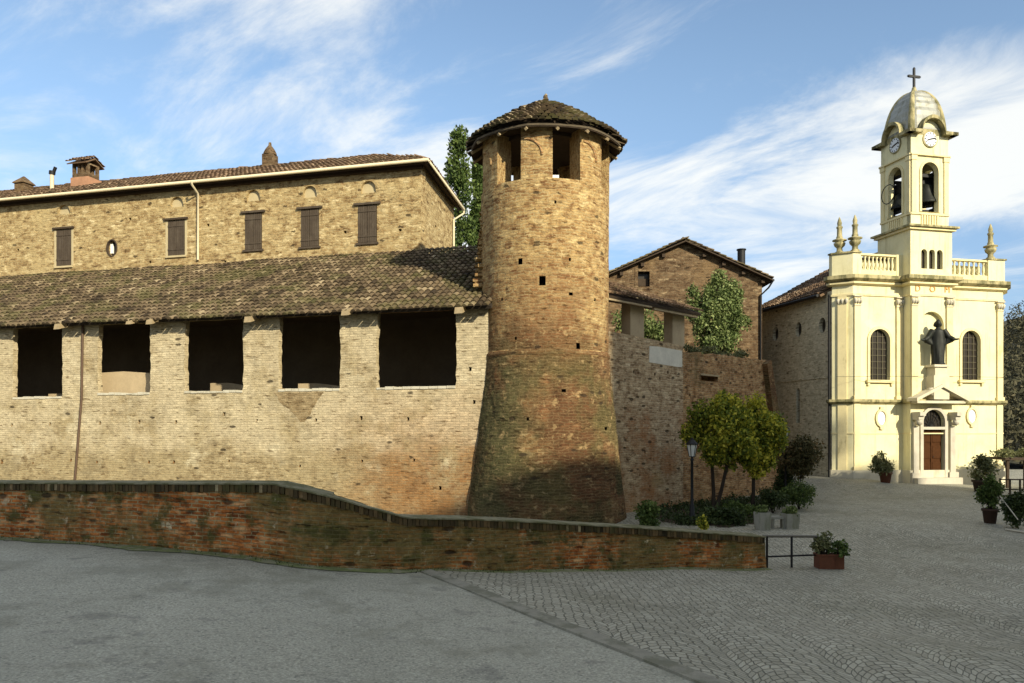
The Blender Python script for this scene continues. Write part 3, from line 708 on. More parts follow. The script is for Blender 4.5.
mb.tube([PM @ Vector((x, -.7, EZ - .05)), PM @ Vector((x, -.68, EZ - .2)), PM @ Vector((x2, -.08, z2)), PM @ Vector((x2, -.08, z3 - .1))], .05, 8)
mb.build('downpipe', 'gutter', gu)
mb = MB()
mb.tube([gc, gc + Vector((0, 0, -.2)), SM @ Vector((5.9, -.08, EZ - .75)), SM @ Vector((5.9, -.08, CH + 6))], .05, 8)
mb.build('downpipe', 'gutter', gu)
# chimneys: sit on the roof
def on_roof(px, py_base, off):
    """point on the front slope seen in column px, off metres up the slope"""
    t, y = onplane(px, PM, off - OV)
    return t, off - OV, EZ + off * pit
ch = on_roof(85.5, 0, 2.3); mb = MB(PM); x, y, z = ch
mb.box(x - .52, x + .52, y - .4, y + .5, z - .4, z + .42); cb = mb.build('chimney', plain('salmon_brick', (.36, .19, .11), .9, .25, 4), root)
mb = MB(PM)
mb.box(x - .46, x + .46, y - .35, y + .4, z + .42, z + .62)
for q_ in (-.46, -.17, .06, .34): mb.box(x + q_, x + q_ + .12, y - .35, y - .2, z + .62, z + 1.05); mb.box(x + q_, x + q_ + .12, y + .25, y + .4, z + .62, z + 1.05)
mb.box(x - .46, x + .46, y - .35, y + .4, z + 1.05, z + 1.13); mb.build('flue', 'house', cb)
mb = MB(); rg2 = random.Random(4)
for s_ in (-1, 1):
    o_ = PM @ Vector((x, y + .02 + s_ * .62, z + 1.10)); u_ = ud * (-s_) ; v_ = (PM.to_3x3() @ Vector((0, -s_, .55))).normalized()
    tiles(mb, o_, u_, v_, [(-.58, 0), (.58, 0), (.58, .72), (-.58, .72)], .17, .24, rg2)
    slab(mb, o_, u_, v_, [(-.58, 0), (.58, 0), (.58, .72), (-.58, .72)], .05)
mb.build('cap', 'roof_red', cb)
for px, off, wd, hh, dome in ((24, 2.6, .3, .45, 0), (270, 3.6, .27, .62, 1)):
    x, y, z = on_roof(px, 0, off); mb = MB(PM)
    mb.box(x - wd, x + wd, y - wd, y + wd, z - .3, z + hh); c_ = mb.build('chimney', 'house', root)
    mb = MB(PM)
    if dome: mb.lathe([(wd * 1.2, 0), (wd * 1.15, .08), (wd * .85, .25), (wd * .5, .38), (.08, .45), (.06, .6), (.0, .62)], 14, (x, y, z + hh))
    else: mb.lathe([(wd * 1.75, 0), (wd * 1.7, .05), (.05, .4), (0, .42)], 4, (x, y, z + hh), a0=math.pi / 4, smooth=False)
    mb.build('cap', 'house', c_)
x, y, z = on_roof(52, 0, 2.0); mb = MB(PM)
mb.tube([(x, y, z - .2), (x, y, z + .85)], .10, 10); c_ = mb.build('flue_pipe', 'gutter', root)
mb = MB(PM); mb.tube([(x, y, z + .85), (x + .02, y, z + 1.02)], .15, 10); mb.tube([(x + .1, y, z + .95), (x + .22, y, z + 1.2)], .08, 8); mb.build('cowl', 'iron', c_)

# ------------------------------------------------------------------ round tower
TC = Vector((1.14, 27.5, 0)); TZ = CH + 8.02; TTOP = CH + 9.85
root = thing('round_tower', 'round brick corner tower with flared mossy base and open top under a conical tile roof', 'tower', TC)
def trad(z):
    r = z - CH
    if r >= 2.55: return 2.17 + 0.035 * (r - 2.55) / 6
    q = (2.55 - r) / 5.7
    return 2.19 + 0.62 * q ** 1.1
def jig(a, z, amp): return amp * (mnoise.noise(Vector((math.cos(a) * 3.1, math.sin(a) * 3.1, z * 1.6))) + .7 * mnoise.noise(Vector((math.cos(a) * 14, math.sin(a) * 14, z * 9))))
NS = 200
zs = []; z = -1.2
while z < TZ: zs.append(z); z += 0.10
zs.append(TZ)
wl = []      # small openings: angle measured from the side facing the camera, positive to the right
def ang(px, py, d=25.4): return math.asin(max(-1, min(1, (px - 545) / F * d / 2.15)))
for px, py, sx_, sz_ in ((540, 282, 2, 2), (575, 350, 1, 1), (566, 296, 1, 0), (566, 262, 0, 0), (517, 263, 1, 1), (528, 420, 0, 0), (500, 300, 0, 0), (593, 300, 0, 0), (559, 392, 1, 0), (598, 430, 1, 0), (514, 340, 0, 0), (552, 205, 0, 0)):
    wl.append((ang(px, py), CH + (HY - py) / F * 25.45, sx_, sz_))
mb = MB(); vs = []; uv = []
for z in zs:
    for k in range(NS + 1):
        a = 2 * math.pi * k / NS - math.pi
        r = trad(z) + jig(a, z, 0.018 if z > CH + 2.5 else 0.035)
        vs.append((TC.x + r * math.sin(a), TC.y - r * math.cos(a), z)); uv.append((a * 2.3, z))
fs = []; smooth = []
cut = set()
for a, z, sx_, sz_ in wl:
    k0 = int(((a + math.pi) % (2 * math.pi)) / (2 * math.pi) * NS); j0 = min(range(len(zs)), key=lambda j: abs(zs[j] - z))
    for i in range(-(sx_ // 2), sx_ // 2 + 1 + (sx_ % 2)):
        for j in range(-(sz_ // 2), sz_ // 2 + 1 + (sz_ % 2)): cut.add(((k0 + i) % NS, j0 + j))
for j in range(len(zs) - 1):
    for k in range(NS):
        if (k, j) in cut: continue
        b = j * (NS + 1) + k
        fs.append((b, b + 1, b + NS + 2, b + NS + 1))
mb.add(vs, fs, uv=uv)
# ragged end of the old wall that butts against the left of the tower
rw = random.Random(31)
for i in range(110):
    z = CH + 4.6 + rw.random() ** 1.2 * 3.2; dx = 2.12 + .36 * (1 - (z - CH - 4.6) / 3.4) * rw.random() + rw.uniform(0, .10); h_ = rw.uniform(.05, .11); y_ = TC.y - .3 + rw.uniform(-.25, .7)
    mb.box(TC.x - dx, TC.x - 1.8, y_, y_ + rw.uniform(.15, .3), z, z + h_)
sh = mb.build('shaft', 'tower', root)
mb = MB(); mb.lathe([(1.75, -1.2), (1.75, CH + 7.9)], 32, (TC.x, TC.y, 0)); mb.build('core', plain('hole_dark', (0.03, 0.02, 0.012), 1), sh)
mb = MB(); pr = []
for z, dr in ((CH + 2.40, .0), (CH + 2.43, .025), (CH + 2.50, .04), (CH + 2.57, .025), (CH + 2.6, .0)): pr.append((trad(z) + dr, z))
mb.lathe(pr, 72, (TC.x, TC.y, 0)); mb.build('string_course', 'tower', root)
NP = 7; PIT = 2 * math.pi / NP
for k in range(NP):
    ac = R(-9.5) + k * PIT; hw = PIT / 2 - R(12.3)
    mb = MB(); n = 10
    ro_, ri_ = trad(TZ), trad(TZ) - .62
    vs = []; uv = []
    zz = [TZ + (TTOP - TZ) * i / 6 for i in range(7)]
    for z in zz:
        for rad_, s_ in ((ro_, 1), (ri_, -1)):
            for i in range(n + 1):
                a = ac + s_ * (-hw + 2 * hw * i / n)
                rr_ = rad_ + (jig(a, z, .018) if s_ > 0 else 0)
                vs.append((TC.x + rr_ * math.sin(a), TC.y - rr_ * math.cos(a), z)); uv.append((a * 2.3 + (5 if s_ < 0 else 0), z))
    m_ = 2 * (n + 1); fs = []
    for j in range(6):
        for i in range(m_):
            fs.append((j * m_ + i, j * m_ + (i + 1) % m_, (j + 1) * m_ + (i + 1) % m_, (j + 1) * m_ + i))
    mb.add(vs, fs, uv=uv)
    pr_ = mb.build('pier', 'tower', root)
    # outline of a blocked arch that springs across the pier
    mb = MB(); pts = []
    for i in range(9):
        t = math.pi / 2 * i / 8; a = ac - hw * .75 + hw * 1.1 * math.sin(t); z = TZ + 1.28 - .55 * (1 - math.cos(t)) 
        pts.append((TC.x + (ro_ + .0) * math.sin(a), TC.y - (ro_ + .0) * math.cos(a), z))
    mb.tube(pts, .045, 6); mb.build('arch_band', 'rampart_red', pr_)
mb = MB(); mb.lathe([(2.1, TZ - .25), (2.1, TZ - .05)], 40, (TC.x, TC.y, 0)); mb.build('floor', 'plaster_tan', root)
mb = MB(); mb.lathe([(2.12, TTOP - .16), (2.12, TTOP + .02)], 40, (TC.x, TC.y, 0)); mb.lathe([(1.7, TTOP - .28), (1.7, TTOP - .18)], 30, (TC.x, TC.y, 0)); mb.build('wall_plate', 'wood', root)
for px, w_b, h_b in ((517, .10, .42), (554.5, .13, .22)):  # white blocks added for the bright patches low in two openings
    a = ang(px, 175); mb = MB(); q3 = Vector((TC.x + 1.75 * math.sin(a), TC.y - 1.75 * math.cos(a), TZ)); mb.box(q3.x - w_b, q3.x + w_b, q3.y - .05, q3.y + .1, TZ - .05, TZ + h_b); mb.build('white_block', 'white', root)
RE, ZE, ZA = 2.70, CH + 9.66, CH + 11.30
def octr(a):
    b = ((a + R(14)) % (math.pi / 4)) - math.pi / 8
    return 0.65 + 0.35 * math.cos(math.pi / 8) / math.cos(b) * 1.04
mb = MB(); rt = random.Random(41)
sl_len = math.hypot(RE, ZA - ZE); rows = int(sl_len / .27)
for j in range(rows):
    f_ = j * .27 / sl_len; r = RE * (1 - f_); n = max(6, int(2 * math.pi * r / .205))
    for i in range(n):
        a = 2 * math.pi * (i + .5 * (j % 2)) / n + rt.uniform(-.01, .01); oc = octr(a)
        rad = Vector((math.sin(a), -math.cos(a), 0)); tan_ = Vector((math.cos(a), math.sin(a), 0))
        bulge = .10 * math.sin(math.pi * min(1, f_))
        b = Vector((TC.x, TC.y, ZE + (ZA - ZE) * f_ + bulge)) + rad * (r * oc)
        v_ = (Vector((0, 0, ZA - ZE)) - rad * RE).normalized()
        one_tile(mb, b + Vector((0, 0, rt.uniform(-.005, .04))) + rad * rt.uniform(-.04, .04), (tan_ + v_ * rt.uniform(-.09, .09)).normalized(), v_, tan_.cross(v_), .102 * rt.uniform(.92, 1.08), .075, .36, .05, min(1, max(0, rt.gauss(.42, .3))))
for i in range(9):
    mb.lathe([(.16 - .012 * i, 0), (.13 - .012 * i, .07)], 8, (TC.x + rt.uniform(-.04, .04), TC.y, ZA - .12 + i * .045), tint=rt.random(), smooth=False)
ro = mb.build('roof', 'roof_grey', root)
mb = MB(); n = 48; vs = []
for (f_, dz) in ((0, -.05), (0, -.13), (.985, -.13)):
    for k in range(n):
        a = 2 * math.pi * k / n; r = (RE - .12) * (1 - f_) * octr(a) * (1.0 if dz == -.05 else .99)
        vs.append((TC.x + r * math.sin(a), TC.y - r * math.cos(a), ZE + (ZA - ZE) * f_ + dz))
fs = [(j * n + (k + 1) % n, j * n + k, (j + 1) * n + k, (j + 1) * n + (k + 1) % n) for j in range(2) for k in range(n)]
vs2 = []
for f_ in (0, .5, .96):
    for k in range(n):
        a = 2 * math.pi * k / n; r = (RE - .12) * (1 - f_) * octr(a)
        vs2.append((TC.x + r * math.sin(a), TC.y - r * math.cos(a), ZE + (ZA - ZE) * f_ - .05 + (.08 if f_ == .5 else 0)))
mb.add(vs, fs); mb.add(vs2, [(j * n + k, j * n + (k + 1) % n, (j + 1) * n + (k + 1) % n, (j + 1) * n + k) for j in range(2) for k in range(n)])
mb.build('boarding', 'wood', ro)
mb = MB()
for k in range(n):
    a, a2 = 2 * math.pi * k / n, 2 * math.pi * (k + 1) / n
    q = []
    for aa in (a, a2):
        for rr_, zz_ in ((RE * octr(aa) - .12, -.10), (RE * octr(aa) - .12, -.04), (RE * octr(aa) - .16, -.04), (RE * octr(aa) - .16, -.10)):
            q.append((TC.x + rr_ * math.sin(aa), TC.y - rr_ * math.cos(aa), ZE + zz_))
    mb.add(q, [(0, 4, 5, 1), (1, 5, 6, 2), (2, 6, 7, 3), (3, 7, 4, 0)])
mb.build('fascia', plain('grey_fascia', (.09, .07, .045), .9, .5, 3), ro)
mb = MB()
for k in range(16):
    a = 2 * math.pi * (k + .3) / 16; rad = Vector((math.sin(a), -math.cos(a), 0)); tn = Vector((math.cos(a), math.sin(a), 0))
    p0 = Vector((TC.x, TC.y, ZE - .2)) + rad * (RE * octr(a) - .12); p1 = Vector((TC.x, TC.y, ZA - .22)) + rad * .1
    mb.tube([p0, p1], .06, 4, smooth=False)
mb.build('rafters', 'wood_pale', ro)

# ------------------------------------------------------------------ rampart wall and loggia right of the tower
RM = frame(3.5, 28.0, 0.70, 0.714)
root = thing('rampart_wall', 'grey weathered brick rampart right of the round tower with pale patch and small tiled loggia', 'rampart', (5, 29.5, 0))
rp = random.Random(8); holes = []
for px, py in ((625, 380), (634, 372), (650, 390), (660, 378), (672, 400), (640, 410), (668, 372), (628, 432), (656, 430), (645, 452), (675, 440), (632, 355), (622, 350), (655, 374), (664, 415), (640, 475), (670, 465), (650, 486)):
    x, z = lz(px, py, RM); q = rp.uniform(.035, .06); holes.append([(x - q, z - q), (x + q * .8, z - q * 1.1), (x + q, z + q), (x - q, z + q * .7)])
top = [(4.62, CH + 3.30), (3.4, CH + 3.36), (2.2, CH + 3.40), (1.0, CH + 3.44), (-1.5, CH + 3.48)]
mb = MB(RM); mb.plate([(-1.5, -1.2), (4.62, -1.2)] + top, holes, 0, .7); mb.box(-1.5, 4.6, .71, .8, -1.2, CH + 3.2); mb.build('wall', 'rampart', root)
a, z = lz(649, 346, RM); b, z2 = lz(682, 367, RM)
mb = MB(RM); mb.plate([(a, z2 + .05), (b - .3, z2 - .02), (b, z2), (b - .02, z - .02), (a + .6, z + .02), (a + .02, z)], [], -.012, .05); mb.build('plaster_panel', 'plaster', root)
for p0, p1 in ((620, 644.5), (662, 685)):
    x0 = onplane(p0, RM, .35)[0]; x1 = onplane(p1, RM)[0]
    mb = MB(RM); x0 = x1 - .85; mb.box(x0, x1, .02, .42, CH + 3.3, CH + 4.9); mb.build('pillar', 'plaster_tan', root)
ud = RM.to_3x3() @ Vector((1, 0, 0)); vd = (RM.to_3x3() @ Vector((0, 1, .5))).normalized()
O = RM @ Vector((0, -.45, CH + 4.62))
poly = [(-1.6, 0), (5.25, 0), (5.2, .35), (-.6, 2.75), (-1.6, 2.75)]
rf = MB(); tiles(rf, O, ud, vd, poly, .21, .33, random.Random(51), .03); ro = rf.build('roof', 'roof_red', root)
mb = MB(); slab(mb, O, ud, vd, poly, .10, .03); mb.build('boarding', 'wood', ro)
mb = MB(RM); mb.box(-1.2, 1.9, -.40, -.28, CH + 4.46, CH + 4.56); mb.box(2.1, 5.1, -.36, -.24, CH + 4.42, CH + 4.52); mb.build('eave_board', 'wood_pale', ro)
mb = MB(RM); mb.box(-1.4, 4.7, .25, .5, CH + 4.62, CH + 4.78); mb.build('beam', 'wood', root)

w2 = RM @ Vector((4.63, .12, 0)); RM2 = frame(w2.x, w2.y, .70, .714)
root = thing('buttress_wall', 'dark red brick rampart with a sloping buttressed end behind the yellow leaved trees', 'rampart', (w2.x, w2.y, 0))
a, z = lz(701, 375.5, RM2); b, z2 = lz(718, 382, RM2)
top = []
rp = random.Random(77)
for i in range(27): top.append((7.1 - 7.1 * i / 26, CH + 3.14 + .06 * (1 - i / 26) + rp.uniform(-.07, .05)))
holes = [rect(a, b, z2, z)]
for px, py in ((693, 412), (735, 372), (750, 385), (760, 372), (690, 395), (728, 395)):
    x, zz_ = lz(px, py, RM2); holes.append(rect(x - .06, x + .06, zz_ - .05, zz_ + .05))
mb = MB(RM2); mb.plate([(0, -1.2), (9.5, -1.2), (8.9, .9), (7.9, 3.5)] + top, holes, 0, .8); mb.box(a - .3, b + .3, .5, .6, z2 - .3, z + .3); mb.build('wall', 'rampart_red', root)
mb = MB(RM2)
mb.plate([(9.05, -1.2), (9.55, -1.2), (8.95, .9), (7.95, 3.5), (7.15, CH + 3.2), (6.75, CH + 3.0), (7.4, 3.3), (8.3, .9)], [], -.25, .85); mb.build('buttress', 'tower', root)
mb = MB(RM2); mb.box(a - .05, b + .05, -.03, .1, z + .01, z + .08); mb.build('lintel', 'wood_pale', root)

# ------------------------------------------------------------------ gabled house behind
root = thing('gabled_house', 'brown stone gabled house with one small dark window and a black flue pipe', 'house', (9.6, 44, 0))
HM = frame(0, 44, 1, 0)
def hx(px): return (px - 512) / F * 44
def hz_(py): return CH + (HY - py) / F * 44
pk = (hx(684), hz_(242.5)); el = (hx(611) - .6, hz_(279)); er = (hx(762), hz_(277.5))
wh = rect(hx(637.5), hx(650), hz_(287), hz_(271))
mb = MB(HM); mb.plate([(el[0], -1), (er[0], -1), er, pk, el], [wh], 0, .5)
mb.box(er[0] - .45, er[0] - .003, .5, 9, -1, er[1] - .1); mb.box(el[0], el[0] + .4, .5, 9, -1, el[1] - .1)
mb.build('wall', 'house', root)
mb = MB(HM); x0, x1 = hx(637.5), hx(650); z0, z1 = hz_(287), hz_(271)
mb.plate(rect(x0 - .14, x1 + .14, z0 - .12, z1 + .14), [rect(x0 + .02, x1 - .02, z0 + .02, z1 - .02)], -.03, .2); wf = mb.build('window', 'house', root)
mb = MB(HM); mb.box(x0 - .1, x1 + .1, .35, .4, z0 - .1, z1 + .1); mb.build('pane', 'glass', wf)
mb = MB(HM); mb.box(x0 + .05, x1 - .05, .25, .3, z0 + .1, z0 + .5); mb.build('curtain', 'wood', wf)
rf = MB(); hs = MB()
for sgn, e in ((-1, el), (1, er)):
    dx = e[0] - pk[0]; dz = e[1] - pk[1]; L = math.hypot(dx, dz); ex = .55
    Oe = HM @ Vector((e[0] + dx / L * ex, -.45, e[1] + dz / L * ex + .06)); v_ = Vector((-dx, 0, -dz)).normalized(); u_ = Vector((0, sgn, 0))
    if sgn < 0: Oe = Oe + Vector((0, 9.6, 0))
    poly = [(0, 0), (9.6, 0), (9.6, L + ex), (0, L + ex)]
    tiles(rf, Oe, u_, v_, poly, .22, .36, random.Random(60 + sgn))
    slab(hs, Oe, u_, v_, poly, .06)
ro = rf.build('roof', 'roof_grey', root); hs.build('boarding', 'wood', ro)
for i in range(9):
    if i == 4: continue
    f_ = i / 8; 
    if f_ < .5: q = f_ * 2; x = el[0] + (pk[0] - el[0]) * q; z = el[1] + (pk[1] - el[1]) * q
    else: q = f_ * 2 - 1; x = pk[0] + (er[0] - pk[0]) * q; z = pk[1] + (er[1] - pk[1]) * q
    mb = MB(HM); mb.box(x - .09, x + .09, -.22, .2, z - .34, z - .16); mb.build('purlin_end', 'wood', ro)
mb = MB(); x = hx(745.5); mb.tube([(x, 44.8, hz_(272)), (x, 44.8, hz_(247))], .22, 12); fl = mb.build('flue_pipe', 'iron', root)
mb = MB(); mb.tube([(x, 44.8, hz_(247)), (x, 44.8, hz_(246))], .27, 12); mb.build('cowl', 'iron', fl)
mb = MB(HM); mb.tube([(er[0] + .5, -.3, er[1] - .25), (er[0] + .3, -.2, er[1] - .6), (er[0] - .1, -.1, er[1] - 1.0), (er[0] - .1, -.1, 0)], .05, 8); mb.build('downpipe', 'iron', root)
mb = MB(HM); mb.tube([(er[0] + .5, -.4, er[1] - .22), (er[0] + .5, 9, er[1] - .22)], .07, 8); mb.build('gutter', 'iron', root)

# ------------------------------------------------------------------ church
CM = frame(17.56, 41.0, 0.974, 0.225)
CW = onplane(1003, CM)[0]
root = thing('church', 'small yellow church with square bell tower, lead dome and brick flank', 'church', (22, 43, 0))
G0 = -0.6
def cx_(px, n=0.0): return onplane(px, CM, n)[0]
def cz_(py, px=930, n=0.0): return lz(px, py, CM, n)[1]
Z1 = cz_(403.5, 880); Z1T = cz_(399.5, 880); ZC = cz_(283, 880); ZCT = cz_(276.5, 880); ZAR = cz_(295.5, 880); ZB0 = cz_(272.5, 880); ZB1 = cz_(254, 880)
BP = -0.6            # the middle bay and tower stand forward by this much
BX0, BX1 = cx_(910.5, BP), cx_(952, BP); BC = (BX0 + BX1) / 2
wA = (cx_(869.5), cx_(889.5), cz_(380, 880), cz_(329, 880)); wB = (cx_(961.5), cx_(980), cz_(380, 970), cz_(330.5, 970))
aw = [arch((w_[0] + w_[1]) / 2, w_[2], w_[3], w_[1] - w_[0], 12) for w_ in (wA, wB)]
mb = MB(CM)
mb.plate(rect(0, CW, G0, ZCT), aw, 0, .45)
q = .72
P1 = (-q, q)        # chamfered corners
mb.add([(-q, q, G0), (0, 0, G0), (0, 0, ZCT), (-q, q, ZCT)], [(0, 1, 2, 3)])
mb.add([(CW, 0, G0), (CW + q, q, G0), (CW + q, q, ZCT), (CW, 0, ZCT)], [(0, 1, 2, 3)])
mb.build('facade', 'yellow', root)
dx0, dx1 = cx_(922, BP), cx_(943.5, BP); dz0, dzs, dzt = cz_(477, 932, BP), cz_(428, 932, BP), cz_(409.5, 932, BP)
dcx = (dx0 + dx1) / 2
nx0, nx1 = cx_(920, BP), cx_(944, BP)
niche = arch((nx0 + nx1) / 2, cz_(366, 932, BP), cz_(311.5, 932, BP), nx1 - nx0, 12)
mb = MB(CM)
mb.plate(rect(BX0, BX1, G0, ZCT), [arch(dcx, dz0, dzt, dx1 - dx0, 12), niche], BP, BP + .25)
mb.plate(rect(BX0, BX1, G0, ZCT), [arch(dcx, dz0, dzt, dx1 - dx0, 12)], BP + .252, -.003)
mb.build('middle_bay', 'yellow', root)
# flank and rear walls
SL = 7.2
s0 = CM @ Vector((-q, q, 0)); bdir = CM.col[1].xyz
FM = frame(s0.x + bdir.x * SL, s0.y + bdir.y * SL, -bdir.x, -bdir.y)     # local x from rear to front
def fl(px, py): return lz(px, py, FM)
ovs = [fl(775.5, 334), fl(798.5, 329.5), fl(822.3, 325.5)]
oh = [ellipse(x, z, .30, .42) for x, z in ovs]
sx0, sz0 = fl(798, 423); _, sz1 = fl(798, 388)
mb = MB(FM); mb.plate(rect(0, SL - .002, G0, cz_(287, 832) - .05), oh + [arch(sx0, sz0, sz1, .34, 8)], 0, .4)
mb.build('flank_wall', 'church_side', root)
for x, z in ovs:
    mb = MB(FM); mb.plate(ellipse(x, z, .31, .43), [], .2, .25); mb.build('oval_window', 'glass', root)
mb = MB(FM); mb.plate(arch(sx0, sz0 - .05, sz1 + .05, .4, 8), [], .22, .27); mb.build('slit_window', 'glass', root)
mb = MB(FM); zz_ = fl(815, 379)[1]; mb.box(0, SL - .1, -.04, .1, zz_, zz_ + .10); mb.build('flank_string_course', 'church_side', root)
mb = MB(CM)
mb.box(-q + .02, CW + q - .02, q + SL - .3, q + SL, G0, ZC - .2); mb.box(CW + q - .4, CW + q, q + .02, q + SL, G0, ZC - .2)
mb.build('rear_wall', 'church_side', root)
# nave roof
ZE_ = cz_(287, 832) - .05; rp_ = .52; half = (CW + 2 * q) / 2; OVc = .45
rf = MB()
hl = math.hypot(1, rp_)
for sgn in (-1, 1):
    ex = -q - OVc if sgn < 0 else CW + q + OVc
    v_ = (CM.to_3x3() @ Vector((-sgn, 0, rp_))).normalized(); u_ = CM.to_3x3() @ Vector((0, sgn, 0))
    yb = q + SL + .3 if sgn < 0 else 1.1
    Oe = CM @ Vector((ex, yb, ZE_ - OVc * rp_ + .10)); ll = (half + OVc) * hl
    if sgn < 0: poly = [(0, 0), (SL - .1, 0), (SL - .1, ll), (0, ll)]
    else: poly = [(0, 0), (SL - .1, 0), (SL - .1, ll), (0, ll)]
    tiles(rf, Oe, u_, v_, poly, .22, .36, random.Random(70 + sgn)); slab(rf, Oe, u_, v_, poly, .12)
ro = rf.build('nave_roof', 'roof_red', root)
mb = MB(CM); mb.plate([(-q, ZE_ - .3), (CW + q, ZE_ - .3), (CW + q, ZE_), (CW / 2, ZE_ + half * rp_), (-q, ZE_)], [], q + SL - .3, q + SL - .02); mb.build('rear_gable', 'church_side', ro)
mb = MB(CM); mb.tube([(-q - OVc - .06, q + .5, ZE_ - OVc * rp_ + .05), (-q - OVc - .06, q + SL + .3, ZE_ - OVc * rp_ + .05)], .08, 8); mb.build('gutter', 'iron', ro)
mb = MB(CM); mb.tube([(-q - .08, q + .12, ZE_ - .2), (-q - .08, q + .12, G0 + .3)], .06, 8); mb.build('downpipe', 'iron', root)

def band(z0, z1, out, name, mat, step=0.0, parent=None):
    """a horizontal moulding round front, chamfers and projecting bay"""
    mb = MB(CM); o1 = out
    def ring(o):
        k = o * .414
        return [(-q - o, q + .2), (-q - o, q - k), (-k, -o), (BX0 - o, -o), (BX0 - o, BP - o), (BX1 + o, BP - o), (BX1 + o, -o), (CW + k, -o), (CW + q + o, q - k), (CW + q + o, q + .3)]
    a = ring(o1); b = ring(-.02); c_ = ring(o1 * .35) if step else None
    prof = [(a, z1), (a, z0 + (z1 - z0) * .45), (c_ or a, z0), (b, z0)]
    b2 = [(b, z1)] + prof
    vs = []; n = len(a)
    for rg_, z in b2: vs += [(p[0], p[1], z) for p in rg_]
    fs = [(j * n + i, j * n + i + 1, (j + 1) * n + i + 1, (j + 1) * n + i)[::-1] for j in range(len(b2) - 1) for i in range(n - 1)]
    mb.add(vs, fs)
    for e in (0, n - 1): mb.add([vs[j * n + e] for j in range(len(b2))], [tuple(range(len(b2)))])
    return mb.build(name, mat, parent or root)
band(ZC, ZCT, .36, 'main_cornice', 'mossy_trim', 1)
band(ZC - .16, ZC - .004, .2, 'cornice_moulding', 'yellow_trim', 1)
band(ZAR - .05, ZAR + .05, .06, 'architrave', 'yellow_trim')
band(Z1 - .02, Z1T, .22, 'middle_cornice', 'mossy_trim', 1)
ZP = cz_(470, 880)
band(G0, ZP, .10, 'plinth', 'plinth')
ZS = cz_(434, 880); band(ZS, ZS + .06, .03, 'string_course', 'yellow_trim')
# pilasters with capitals
def pil(x, y0, wd, z0, z1, dep=.09, cap=True, name='pilaster'):
    mb = MB(CM); mb.box(x - wd / 2, x + wd / 2, y0 - dep, y0 + .03, z0, z1)
    mb.box(x - wd / 2 - .05, x + wd / 2 + .05, y0 - dep - .05, y0 + .02, z0, z0 + .18)
    p = mb.build(name, 'yellow_trim', root)
    if cap:
        mb = MB(CM); zc = z1 - .5
        mb.box(x - wd / 2 - .07, x + wd / 2 + .07, y0 - dep - .08, y0 + .02, z1 - .06, z1)
        mb.box(x - wd / 2 - .02, x + wd / 2 + .02, y0 - dep - .03, y0 + .02, zc - .02, zc + .04)
        for s_ in (-1, 0, 1):
            mb.lathe([(.0, 0), (.05, .03), (.085, .12), (.10, .2), (.06, .27), (0, .3)], 8, (x + s_ * wd * .42, y0 - dep - .04, zc + .08))
        mb.build('capital', 'stone_pale', p)
ZPI0, ZPI1 = Z1T + .003, ZAR - .06
for x, y0 in ((.22, 0), (CW - .25, 0), (BX0 - .22 + .0, 0), (BX1 + .35, 0)): pil(x, y0, .36, ZPI0, ZPI1)
pil(BX0 + .2, BP, .36, ZPI0, ZPI1); pil(BX1 - .2, BP, .36, ZPI0, ZPI1)
for x, y0 in ((.22, 0), (CW - .25, 0)): pil(x, y0, .36, ZP, Z1 - .02, .06, False)
# chamfer pilaster
mb = MB(CM)
for za, zb, d in ((ZPI0, ZPI1, .07), (ZP, Z1 - .02, .05)):
    c0 = Vector((-q * .5, q * .5, 0)); e = Vector((.707, -.707, 0)) * .22; nn = Vector((-.707, -.707, 0)) * d
    vs = [c0 - e, c0 + e, c0 + e + nn, c0 - e + nn]
    mb.add([(p.x, p.y, za) for p in vs] + [(p.x, p.y, zb) for p in vs], [(0, 1, 2, 3)[::-1], (4, 5, 6, 7), (0, 4, 5, 1)[::-1], (1, 5, 6, 2)[::-1], (2, 6, 7, 3)[::-1], (3, 7, 4, 0)[::-1]])
ptl = mb.build('corner_pilaster', 'yellow_trim', root)
mb = MB(CM)
for s_ in (-1, 0, 1): mb.lathe([(.0, 0), (.05, .03), (.085, .12), (.10, .2), (.06, .27), (0, .3)], 8, (-q * .5 - .06 + s_ * .14, q * .5 - .06 - s_ * .14, ZPI1 - .42))
mb.build('capital', 'stone_pale', ptl)
# windows of the facade
for w_ in (wA, wB):
    x0, x1, z0, z1 = w_; xm = (x0 + x1) / 2; ww = x1 - x0
    mb = MB(CM); mb.plate(arch(xm, z0 - .001, z1 + .14, ww + .28, 14), [arch(xm, z0 + .0005, z1, ww, 14)], -.06, .06); fr = mb.build('window', 'yellow_trim', root)
    mb = MB(CM); mb.plate(arch(xm, z0 - .05, z1 + .03, ww + .06, 14), [], .20, .24); mb.build('pane', 'glass', fr)
    mb = MB(CM)
    for i in range(1, 4): mb.box(x0 + ww * i / 4 - .014, x0 + ww * i / 4 + .014, .15, .19, z0, z1 - (.12 if i != 2 else 0))
    zz_ = z0 + .3
    while zz_ < z1 - .25: mb.box(x0, x1, .155, .185, zz_ - .013, zz_ + .013); zz_ += .33
    mb.build('leading', 'lead', fr)
    mb = MB(CM); mb.box(x0 - .22, x1 + .22, -.16, .05, z0 - .14, z0 - .003); mb.box(x0 - .16, x0 - .04, -.1, 0, z0 - .3, z0 - .142); mb.box(x1 + .04, x1 + .16, -.1, 0, z0 - .3, z0 - .142); mb.build('sill', 'yellow_trim', fr)
